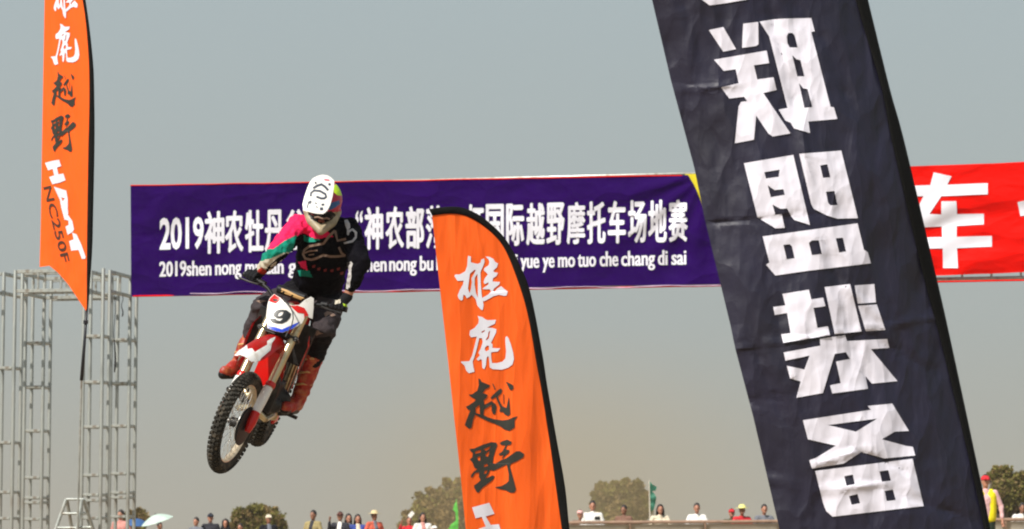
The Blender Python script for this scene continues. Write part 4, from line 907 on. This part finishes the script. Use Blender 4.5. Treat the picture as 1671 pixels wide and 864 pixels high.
# ================================================================== people watching
M['white_shirt'] = mat('white_shirt', (0.78, 0.76, 0.72), 0.8, var=0.06, scale=8)
def cloth(n, c): 
    k = 'c_' + n
    if k not in M: M[k] = mat(n, c, 0.85, var=0.15, scale=8, bump=0.2, bscale=20, spec=0.2)
    return M[k]
eye_me = None
def person(x, ytop, y, label, shirt, trousers=(0.03, 0.035, 0.06), h=1.68, pose='down', hat=None, hair='short', skin='skin', vest=None, open_=None, group='spectators behind the track', k=1.0):
    """a standing figure whose crown shows at picture point (x, ytop); feet on the bank"""
    d = y
    top = at(x, ytop, d); gz = top.z - h
    T = V((top.x, top.y, 0)); s = h / 1.7 * k
    t = thing('person', label, 'person', (T.x, T.y, gz), group)
    t.rotation_euler.z = 0 if x in (967, 668, 1608) else math.radians(((x * 37) % 70 - 35) * (.35 if pose == 'lean' else 1))
    P_ = lambda a, b_, c: V((T.x + a * s, T.y + b_ * s, gz + c * s))
    lean = {'lean': .16}.get(pose, 0)
    hd = P_(0, -lean, 1.58); nk = P_(0, -lean * .7 + .01, 1.44)
    if pose == 'lean': el = [P_(-.27, -.16, 1.17), P_(.27, -.16, 1.17)]; wr = [P_(-.07, -.34, 1.10), P_(.07, -.34, 1.11)]
    elif pose == 'front': el = [P_(-.27, -.02, 1.12), P_(.27, -.02, 1.12)]; wr = [P_(-.07, -.22, 1.06), P_(.07, -.22, 1.07)]
    elif pose == 'raise': el = [P_(-.28, -.1, 1.24), P_(.27, 0, 1.12)]; wr = [P_(-.22, -.26, 1.48), P_(.3, -.1, .88)]
    elif pose == 'camera': el = [P_(-.25, -.15, 1.22), P_(.25, -.15, 1.22)]; wr = [P_(-.06, -.26, 1.46), P_(.06, -.26, 1.46)]
    else: el = [P_(-.29, .02, 1.12), P_(.29, .02, 1.12)]; wr = [P_(-.30, -.06, .86), P_(.30, -.06, .86)]
    sh = [P_(-.18, -lean * .5, 1.36), P_(.18, -lean * .5, 1.36)]; hip = [P_(-.09, .03, .86), P_(.09, .03, .86)]; kn = [P_(-.10, .0, .46), P_(.10, .0, .46)]; an = [P_(-.11, .03, .08), P_(.11, .03, .08)]
    bm = bmesh.new()
    ball(bm, hd, .073 * s, .092 * s, .115 * s); ball(bm, hd - V((0, .095 * s, .01 * s)), .014 * s, .018 * s, .02 * s, 1); ball(bm, hd - V((0, .03 * s, .07 * s)), .05 * s, .06 * s, .045 * s)
    for g in (-1, 1): ball(bm, hd + V((g * .078 * s, .005 * s, -.005 * s)), .012 * s, .02 * s, .03 * s, 1)
    cap(bm, nk, .05 * s, hd, .05 * s, 8); cap(bm, P_(0, .02, .95), .115 * s, P_(0, -lean * .4, 1.25), .12 * s, 10); cap(bm, sh[0], .055 * s, sh[1], .055 * s, 8); cap(bm, P_(0, -lean * .4, 1.25), .1 * s, nk, .05 * s, 8)
    for i in (0, 1):
        cap(bm, sh[i], .05 * s, el[i], .038 * s, 8); cap(bm, el[i], .036 * s, wr[i], .024 * s, 8)
        hv = (wr[i] - el[i]).normalized(); cap(bm, wr[i], .026 * s, wr[i] + hv * .07 * s, .03 * s, 8)
        for q in range(4): cap(bm, wr[i] + hv * .08 * s + V((.018 * (q - 1.5) * s, 0, 0)), .010 * s, wr[i] + hv * (.13 + .01 * (q % 2)) * s + V((.020 * (q - 1.5) * s, -.01 * s, -.015 * s)), .009 * s, 6)
        cap(bm, hip[i], .085 * s, kn[i], .055 * s, 8); cap(bm, kn[i], .052 * s, an[i], .035 * s, 8)
    body_ = blob('body', bm, .016 * s, M[skin], t, 1)
    bm = bmesh.new(); cap(bm, P_(0, .02, .93), .135 * s, P_(0, -lean * .4, 1.24), .14 * s, 10); cap(bm, sh[0], .068 * s, sh[1], .068 * s, 8); cap(bm, P_(0, -lean * .4, 1.24), .13 * s, P_(0, -lean * .6, 1.40), .07 * s, 8)
    for g in (-1, 1): cap(bm, P_(g * .07, .02, .95), .115 * s, P_(g * .09, -lean * .4, 1.26), .11 * s, 10)
    for i in (0, 1): cap(bm, sh[i], .066 * s, el[i], .052 * s, 8); cap(bm, el[i], .05 * s, el[i].lerp(wr[i], .85), .038 * s, 8)
    mats = [shirt] + ([open_] if open_ else [])
    st_ = blob('shirt', bm, .016 * s, mats, t, 1, .02)
    if open_:
        for p in st_.data.polygons:
            if abs(p.center.x - T.x) < .055 * s and p.center.y < T.y: p.material_index = 1
    bm = bmesh.new(); cap(bm, P_(-.04, .03, .92), .13 * s, P_(.04, .03, .92), .13 * s, 8)
    for i in (0, 1): cap(bm, hip[i], .10 * s, kn[i], .075 * s, 8); cap(bm, kn[i], .072 * s, an[i], .06 * s, 8)
    blob('trousers', bm, .02 * s, cloth('trousers_%d' % int(sum(trousers) * 1000), trousers), t, 1, .02)
    for i in (0, 1):
        bm = bmesh.new(); cap(bm, an[i] + V((0, .02, -.04)) * s, .04 * s, an[i] + V((0, -.15, -.045)) * s, .035 * s, 8); obj('shoe', bm, M['bplast'], t, True)
    for g in (-1, 1):
        bm = bmesh.new(); ball(bm, hd + V((g * .028 * s, -.084 * s, .012 * s)), .010 * s, .008 * s, .007 * s, 1); obj('eye_and_brow_shade', bm, M['hair'], t, True)  # dark ball for the eye; shading under the brow is put into its colour
    bm = bmesh.new(); hb_ = V((0, .018 * s, .028 * s))
    if hair == 'long': ball(bm, hd + hb_, .092 * s, .10 * s, .115 * s); cap(bm, hd + V((-.07, .03, 0)) * s, .04 * s, hd + V((-.08, .04, -.22)) * s, .035 * s, 8); cap(bm, hd + V((.07, .03, 0)) * s, .04 * s, hd + V((.08, .04, -.22)) * s, .035 * s, 8); cap(bm, hd + V((0, .06, 0)) * s, .07 * s, hd + V((0, .07, -.2)) * s, .06 * s, 8)
    else: ball(bm, hd + hb_ + V((0, .004, .006)) * s, .083 * s, .096 * s, .112 * s)
    bmesh.ops.bisect_plane(bm, geom=bm.verts[:] + bm.edges[:] + bm.faces[:], plane_co=hd + V((0, -.045, .045)) * s, plane_no=V((0, -.8, -.35)).normalized(), clear_outer=True)
    obj('hair', bm, M['hair'] if skin != 'grey' else M['steel'], t, True)
    if hat:
        typ, hm = hat; bm = bmesh.new()
        if typ == 'straw':
            c = hd + V((0, 0, .06)) * s; tube(bm, [c, c + V((0, 0, .008)) * s, c + V((0, 0, .012)) * s, c + V((0, 0, .07)) * s, c + V((0, 0, .10)) * s], [.185 * s, .18 * s, .095 * s, .088 * s, .05 * s], 20)
        elif typ == 'cap':
            ball(bm, hd + V((0, .005, .045)) * s, .092 * s, .10 * s, .085 * s); cap(bm, hd + V((-.03, -.08, .055)) * s, .03 * s, hd + V((-.03, -.13, .045)) * s, .02 * s, 8); cap(bm, hd + V((.03, -.08, .055)) * s, .03 * s, hd + V((.03, -.13, .045)) * s, .02 * s, 8)
            bmesh.ops.bisect_plane(bm, geom=bm.verts[:] + bm.edges[:] + bm.faces[:], plane_co=hd + V((0, 0, .028)) * s, plane_no=V((0, 0, -1)), clear_outer=True)
        elif typ == 'hood':
            ball(bm, hd + V((0, .03, .0)) * s, .115 * s, .115 * s, .14 * s); cap(bm, hd + V((-.05, .05, -.1)) * s, .08 * s, hd + V((-.09, .04, -.2)) * s, .07 * s, 8); cap(bm, hd + V((.05, .05, -.1)) * s, .08 * s, hd + V((.09, .04, -.2)) * s, .07 * s, 8)
            bmesh.ops.bisect_plane(bm, geom=bm.verts[:] + bm.edges[:] + bm.faces[:], plane_co=hd + V((0, -.05, 0)) * s, plane_no=V((0, -1, 0)), clear_outer=True)
        obj({'straw': 'sun_hat', 'cap': 'cap', 'hood': 'hood'}[typ], bm, hm, t, True)
    if vest:
        bm = bmesh.new()
        for g in (-1, 1): cap(bm, P_(g * .075, .02, .90), .128 * s, P_(g * .095, 0, 1.30), .118 * s, 10); cap(bm, P_(g * .1, 0, 1.3), .09 * s, P_(g * .1, 0, 1.385), .062 * s, 8)
        blob('safety_vest', bm, .016 * s, vest, t, 1, .01)
    return t, P_, wr
dk = cloth('dark_shirt', (0.035, 0.035, 0.045)); gr = cloth('grey_shirt', (0.16, 0.17, 0.20)); ws = M['white_shirt']; tn = cloth('olive_tan_jacket', (0.33, 0.27, 0.13)); bl = cloth('blue_jacket', (0.05, 0.08, 0.32)); crm = cloth('cream_top', (0.70, 0.62, 0.48)); orr = cloth('coral_jacket', (0.62, 0.13, 0.08)); pk_ = cloth('pink_shirt', (0.55, 0.25, 0.22)); rd = cloth('red_shirt', (0.55, 0.03, 0.04)); br = cloth('brown_shirt', (0.20, 0.11, 0.08)); bk_ = cloth('black_jacket', (0.015, 0.015, 0.02))
straw = mat('straw', (0.62, 0.50, 0.28), 0.8, var=0.15, scale=60); ystraw = mat('yellow_hat_cloth', (0.80, 0.75, 0.25), 0.8)
person(197, 833, 76.5, 'brown-haired spectator in a pink shirt seen through the scaffold tower', pk_, hair='short')
person(261, 853, 77.5, 'dark-haired spectator directly under the pale mint umbrella', br, h=1.42, skin='skin_dark')
person(320, 845, 77, 'short-haired spectator in grey, left of the one in the dark cap', gr, h=1.5)
person(343.5, 838.5, 77.3, 'spectator in a dark cap and dark grey top', dk, hat=('cap', cloth('dark_cap', (0.03, 0.035, 0.05))), h=1.55)
person(368, 847.5, 77, 'spectator with a black hood over the head', bk_, hat=('hood', bk_), h=1.47)
person(392, 855, 77.8, 'small spectator in an orange top in front of the bushy tree', orr, h=1.36)
person(438.5, 840, 77, 'spectator in a pale flat cap and black jacket before the bushy tree', bk_, hat=('cap', crm), skin='skin_dark', h=1.55, open_=gr)
person(511, 833.5, 77, 'short-haired man in an olive tan jacket with hands clasped', tn, pose='front', open_=dk, skin='skin_dark', h=1.64)
_, pp, _w = person(555, 836, 76.8, 'spectator in a brown cap with one arm raised in a white sleeve', dk, pose='raise', hat=('cap', cloth('brown_cap', (0.12, 0.05, 0.04))), h=1.6, skin='skin_dark', open_=ws)
person(569, 839, 77.8, 'dark-haired spectator half hidden behind the brown-capped one', gr, h=1.57, hair='long')
person(584, 840, 77, 'long-haired woman in a blue jacket over a cream top', bl, hair='long', open_=crm, h=1.56)
person(611, 835, 77, 'man in a wide straw hat and open coral jacket', orr, hat=('straw', straw), open_=gr, skin='skin_dark', h=1.6)
tk = person(668, 843, 77.2, 'spectator in a dark red shirt holding up a white sheet', rd, pose='raise', h=1.5)
person(690, 837.5, 77, 'long-haired spectator in a white top before the large brown tree', ws, hair='long', h=1.58, open_=pk_)
person(709, 858, 77, 'small spectator in a white cap low in front of the large brown tree', dk, hat=('cap', ws), h=1.3)
WB = 76.4
person(948, 833, 77.2, 'spectator in a pale pink cap leaning low behind the barrier', br, pose='lean', hat=('cap', cloth('pink_cap', (0.75, 0.45, 0.42))), h=1.55)
person(967, 818, 77.1, 'tall dark-haired man in a white shirt holding a camera to his chest', ws, pose='front', h=1.76)
person(1018, 825, 77.8, 'spectator in brown standing right before the square green tree', br, pose='front', h=1.66, skin='skin_dark')
person(1076, 824, 77.1, 'long-haired woman in a cream top bending over the barrier under the green pennant', crm, pose='lean', hair='long', h=1.66)
person(1137.5, 822, 77.1, 'grey-haired man in a white shirt resting his forearms on the barrier', ws, pose='lean', h=1.68)
person(1193, 831, 77.4, 'spectator in a red cap and dark green jacket beside the yellow hat', cloth('green_jacket', (0.05, 0.07, 0.04)), pose='lean', hat=('cap', rd), h=1.57)
person(1210, 826, 77.1, 'spectator in a yellow sun hat and red shirt leaning on the barrier', rd, pose='lean', hat=('straw', ystraw), h=1.62, skin='skin_dark')
person(1246, 824, 77.1, 'man in a grey shirt leaning on the barrier close to the black flag', gr, pose='lean', h=1.66)
person(1666, 822, 77.1, 'spectator in a white top leaning on the barrier at the right edge', ws, pose='lean', h=1.66, skin='skin_dark')
person(1608, 776, 54.8, 'track marshal in a yellow vest over a pink and white top and red cap', cloth('pink_white_top', (0.68, 0.42, 0.42)), trousers=(0.02, 0.03, 0.02), h=1.6, hat=('cap', rd), vest=mat('yellow_safety_vest', (0.85, 0.72, 0.0), 0.7), group=None)
# held white sheet, camera
def slab(name, c, s, m, label, cat, rot=None):
    bm = bmesh.new(); box(bm, (0, 0, 0), s); bmesh.ops.bevel(bm, geom=bm.edges[:], offset=min(s) * .2, segments=1, affect='EDGES')
    if rot: bmesh.ops.rotate(bm, verts=bm.verts[:], cent=(0, 0, 0), matrix=rot)
    o = obj(name, bm, m); o.location = c; o['label'] = label; o['category'] = cat; return o
slab('folded_sheet', at(671, 840, 76.9), (.10, .012, .16), ws, 'white folded sheet held up by the spectator in dark red', 'paper', Matrix.Rotation(.7, 3, 'Y'))
slab('camera', at(975, 846, 76.6), (.14, .10, .09), M['bplast'], 'black camera held by the tall man in the white shirt', 'camera')

# ------------------------------------------------------------------ umbrellas
def umbrella(x, y, d, r, tilt, m, label, rib):
    c = at(x, y, d); t = thing('umbrella', label, 'umbrella', (c.x, c.y, c.z - .7))
    R = Matrix.Rotation(tilt, 4, 'Y') @ Matrix.Rotation(math.radians(8), 4, 'X')
    for k in range(8):
        bm = bmesh.new(); g = []
        for i in range(6):
            q = i / 5; row = []
            for j in range(4):
                a = (k + j / 3) * math.pi / 4; sag = 1 - .05 * math.sin(j / 3 * math.pi) * q
                row.append(bm.verts.new(c + R @ V((r * q * sag * math.cos(a), r * q * sag * math.sin(a), r * .42 * (1 - q ** 1.8)))))
            g.append(row)
        for a, b_ in zip(g, g[1:]):
            for j in range(3):
                try: bm.faces.new((a[j], a[j + 1], b_[j + 1], b_[j]))
                except ValueError: pass
        bmesh.ops.remove_doubles(bm, verts=bm.verts, dist=1e-5); obj('canopy_panel', bm, m, t, True)
        a = k * math.pi / 4; bm = bmesh.new(); tube(bm, [c + R @ V((0, 0, r * .41)), c + R @ V((r * .55 * math.cos(a), r * .55 * math.sin(a), r * .27)), c + R @ V((r * .99 * math.cos(a), r * .99 * math.sin(a), -.005))], .005, 5); obj('rib', bm, rib, t)
    bm = bmesh.new(); tube(bm, [c + R @ V((0, 0, r * .5)), c + R @ V((0, 0, -.75))], .009, 8); tube(bm, [c + R @ V((0, 0, -.72)), c + R @ V((0, 0, -.86))], .02, 8); obj('shaft', bm, M['bplast'], t)
umbrella(257, 851, 76.8, .42, math.radians(-17), mat('mint_canopy', (0.72, 0.90, 0.80), 0.6, transl=.35), 'pale mint umbrella tilted over a spectator right of the scaffold tower', M['chrome'])
umbrella(222, 856, 77.6, .36, math.radians(4), mat('blue_canopy', (0.05, 0.14, 0.36), 0.6, transl=.2), 'dark blue umbrella just left of the mint one', M['bplast'])

# ------------------------------------------------------------------ barrier
M['barrier'] = mat('dusty_white_panel', (0.70, 0.64, 0.54), 0.8, var=0.15, scale=1.2, bump=0.2, bscale=3)
M['rail'] = mat('brown_rail', (0.30, 0.19, 0.13), 0.8, var=0.2)
xa = at(905, 855, WB).x; xb = at(1760, 850, WB).x
bar = thing('barrier', 'long dusty white barrier with a brown top rail that people lean on', 'barrier', ((xa + xb) / 2, WB, .95))
def bz(x): return 2.20 + (x - xa) / (xb - xa) * .10
n = 7
for k in range(n):
    x0 = xa + (xb - xa) * k / n; x1 = xa + (xb - xa) * (k + 1) / n
    bm = bmesh.new(); g = []
    for i in range(15):
        x = x0 + .02 + (x1 - x0 - .04) * i / 14
        g.append([bm.verts.new((x, WB - .05 + .04 * nz(x * .9, z * 1.4, 2), .9 + (bz(x) - .05 - .9) * z)) for z in (0, .2, .4, .6, .8, 1)])
    for a, b_ in zip(g, g[1:]):
        for j in range(5): bm.faces.new((a[j], b_[j], b_[j + 1], a[j + 1]))
    bmesh.ops.solidify(bm, geom=bm.faces[:], thickness=.01); obj('barrier_panel', bm, M['barrier'], bar, True)
    bm = bmesh.new(); tube(bm, [(x0, WB, .8), (x0, WB, bz(x0))], .03, 8); obj('post', bm, M['rail'], bar)
bm = bmesh.new(); tube(bm, [(xa + (xb - xa) * i / 20, WB, bz(xa + (xb - xa) * i / 20) + .012 * nz(i * .6, 3)) for i in range(21)], .042, 8); obj('top_rail', bm, M['rail'], bar, True)

# ------------------------------------------------------------------ trees
M['leaf'] = mat('dusty_green_leaves', (0.16, 0.145, 0.035), 0.8, var=0.5, scale=.8, transl=.2, spec=0.2)
M['leaf2'] = mat('dry_brown_leaves', (0.25, 0.175, 0.075), 0.8, var=0.4, scale=.8, transl=.2, spec=0.2)
M['bark'] = mat('grey_bark', (0.12, 0.09, 0.06), 0.9, var=0.3, scale=4)
def tree(label, d, cl, base, mix, nleaf, ls, seed, extra=()):
    """cl: clumps (x, y, radius in picture units); base: trunk foot x"""
    rnd = random.Random(seed); s = d / F
    foot = at(base, 900, d); foot.z = 0
    t = thing('tree', label, 'tree', foot)
    cs = []
    for x, y, r in cl:
        cs.append((at(x, y, d) + V((0, rnd.uniform(-.6, .6) * r * s, 0)), r * s))
    for c, r in cs[:]:
        for _ in range(6):
            dv = V((rnd.gauss(0, 1), rnd.gauss(0, .6), abs(rnd.gauss(.2, .8)))).normalized(); cs.append((c + dv * r * rnd.uniform(.85, 1.3), r * rnd.uniform(.12, .3)))
    cen = sum((c for c, r in cs), V((0, 0, 0))) / len(cs)
    bm = bmesh.new(); fork = V((foot.x, foot.y, cen.z * .42)); tube(bm, [foot - V((0, 0, .2)), foot.lerp(fork, .5) + V((.1, 0, 0)), fork], [.28, .22, .18], 10)
    for c, r in cs:
        mid = fork.lerp(c, .5) + V((rnd.uniform(-.2, .2), rnd.uniform(-.2, .2), .15)); tube(bm, [fork, mid, c, c + V((rnd.uniform(-.3, .3) * r, 0, r * .7))], [.12, .07, .04, .012], 6)
        for q in range(5):
            e = c + V((rnd.gauss(0, 1), rnd.gauss(0, 1), rnd.gauss(0.3, 1))).normalized() * r * .95; tube(bm, [mid.lerp(c, .6), e], [.03, .008], 4)
    obj('trunk', bm, M['bark'], t, True)
    for k, mt in enumerate(('leaf', 'leaf2')):
        bm = bmesh.new()
        tot = sum(r * r for c, r in cs)
        for c, r in cs:
            m_ = int(nleaf * r * r / tot * (mix if k == 0 else 1 - mix))
            subs = [(V((rnd.gauss(0, 1), rnd.gauss(0, 1), rnd.gauss(0, 1))).normalized() * r * rnd.uniform(.35, 1.0), r * rnd.uniform(.2, .45)) for _ in range(26)]
            for _ in range(m_):
                so_, sr = rnd.choice(subs)
                p = c + so_ + V((rnd.gauss(0, .75), rnd.gauss(0, .75), rnd.gauss(0, .7))) * sr
                a = V((rnd.gauss(0, 1), rnd.gauss(0, 1), rnd.gauss(0, 1))).normalized(); b_ = a.orthogonal().normalized(); l = ls * rnd.uniform(.6, 1.4)
                b_ = (Matrix.Rotation(rnd.uniform(0, 6.3), 3, a) @ b_); c2 = a.cross(b_)
                q = [p - b_ * l, p - c2 * l * .5, p + b_ * l, p + c2 * l * .5]
                bm.faces.new([bm.verts.new(z) for z in q])
        o = obj('crown' if k == 0 else 'dry_foliage', bm, M[mt], t)
        o['kind'] = 'stuff'
    return t
tree('rounded bushy green tree behind the spectators under the airborne bike', 150, [(415, 838, 12), (430, 842, 14), (398, 850, 15), (446, 852, 14), (420, 858, 18), (455, 862, 10), (449, 833, 4), (382, 860, 8), (420, 880, 22)], 420, .62, 40000, .10, 1)
tree('low brown tree crown showing between tower and mint umbrella', 150, [(228, 840, 8), (214, 850, 12), (236, 848, 7), (222, 862, 12)], 222, .2, 12000, .10, 2)
tree('large hazy brown tree with ragged top beside the orange centre flag', 170, [(683, 808, 4), (702, 801, 5), (718, 802, 5), (690, 822, 12), (712, 820, 16), (735, 818, 15), (752, 812, 14), (770, 820, 14), (700, 838, 20), (730, 842, 20), (760, 842, 20), (675, 850, 14), (660, 860, 9), (730, 865, 26), (729, 787, 6), (749, 789, 7), (741, 797, 5), (661, 838, 4)], 728, .3, 60000, .11, 3)
tree('flat-topped olive green tree behind the white barrier', 170, [(985, 795, 7), (1000, 793, 6), (1020, 792, 8), (1040, 791, 7), (984, 808, 13), (1010, 806, 14), (1035, 806, 14), (1050, 812, 10), (982, 828, 14), (1005, 830, 18), (1035, 830, 18), (1050, 835, 12), (1020, 850, 22), (985, 850, 14)], 1018, .66, 60000, .11, 4)
tree('dense dark green tree behind the yellow-vested marshal', 150, [(1628, 772, 8), (1640, 770, 9), (1615, 778, 5), (1632, 788, 14), (1650, 790, 14), (1668, 782, 10), (1640, 806, 18), (1662, 806, 18), (1632, 824, 14), (1655, 826, 16), (1690, 795, 16), (1685, 820, 20)], 1640, .75, 60000, .10, 5)
# little flags behind the crowd
def small_flag(label, x0, y0, x1, y1, d, pts, m, pm):
    t = thing('small_flag', label, 'flag', V((at(x1, y1, d).x, at(x1, y1, d).y, .5)))
    b_ = bmesh.new(); a = at(x1, y1, d); tube(b_, [at(x0, y0, d), a, V((a.x, a.y, .5))], .014, 6); obj('pole', b_, pm, t)
    bm = flat([(pts, [])], 3); sheet('flag_cloth', bm, lambda x, y: at(x, y, d - .03 + .05 * nz(x / 6, y / 8)), m, t)
small_flag('dark green ragged pennant on a pale pole beside the flat-topped tree', 1059.5, 784, 1061, 880, 80, [(1060, 786), (1065, 791), (1072, 795), (1070, 801), (1064, 802), (1068, 806), (1071, 812), (1070, 820), (1067, 832), (1062, 835), (1061, 812)], mat('dark_green_flag', (0.03, 0.16, 0.10), .7), M['barrier'])
small_flag('bright green drooping flag beside the centre orange flag', 745, 815, 744, 880, 80, [(745, 818), (741, 824), (739, 832), (743, 836), (744, 850), (736, 856), (731, 864), (728, 880), (747, 880), (748, 850), (747, 830)], mat('bright_green_flag', (0.16, 0.62, 0.10), .7, transl=.3), mat('green_pole', (0.2, 0.45, 0.12), .6))
# ------------------------------------------------------------------ dusty air
bm = bmesh.new(); box(bm, (0, 140, 12), (240, 300, 27)); hz = obj('haze', bm, None)
hm = bpy.data.materials.new('dusty_air'); hm.use_nodes = True; t = hm.node_tree; t.nodes.clear()
pv = t.nodes.new('ShaderNodeVolumePrincipled'); pv.inputs['Color'].default_value = (0.86, 0.80, 0.70, 1); pv.inputs['Density'].default_value = 0.0003
t.links.new(pv.outputs[0], t.nodes.new('ShaderNodeOutputMaterial').inputs['Volume'])
hz.data.materials.append(hm); hz['kind'] = 'stuff'

bm = bmesh.new(); c = at(905, 812, 112); bmesh.ops.create_icosphere(bm, subdivisions=3, radius=1)
dc = obj('dust_cloud', bm, None); dc.location = (c.x, c.y, 4.0); dc.scale = (11, 18, 6.5); dc['kind'] = 'stuff'
dm = bpy.data.materials.new('drifting_dust'); dm.use_nodes = True; t = dm.node_tree; t.nodes.clear()
pv = t.nodes.new('ShaderNodeVolumePrincipled'); pv.inputs['Color'].default_value = (0.86, 0.66, 0.38, 1)
tc = t.nodes.new('ShaderNodeTexCoord'); ln = t.nodes.new('ShaderNodeVectorMath'); ln.operation = 'LENGTH'; t.links.new(tc.outputs['Object'], ln.inputs[0])
mr = t.nodes.new('ShaderNodeMapRange'); mr.interpolation_type = 'SMOOTHSTEP'; mr.inputs['From Min'].default_value = 0.0; mr.inputs['From Max'].default_value = 1.0; mr.inputs['To Min'].default_value = 0.026; mr.inputs['To Max'].default_value = 0.0
t.links.new(ln.outputs['Value'], mr.inputs['Value']); t.links.new(mr.outputs[0], pv.inputs['Density'])
t.links.new(pv.outputs[0], t.nodes.new('ShaderNodeOutputMaterial').inputs['Volume']); dc.data.materials.append(dm)
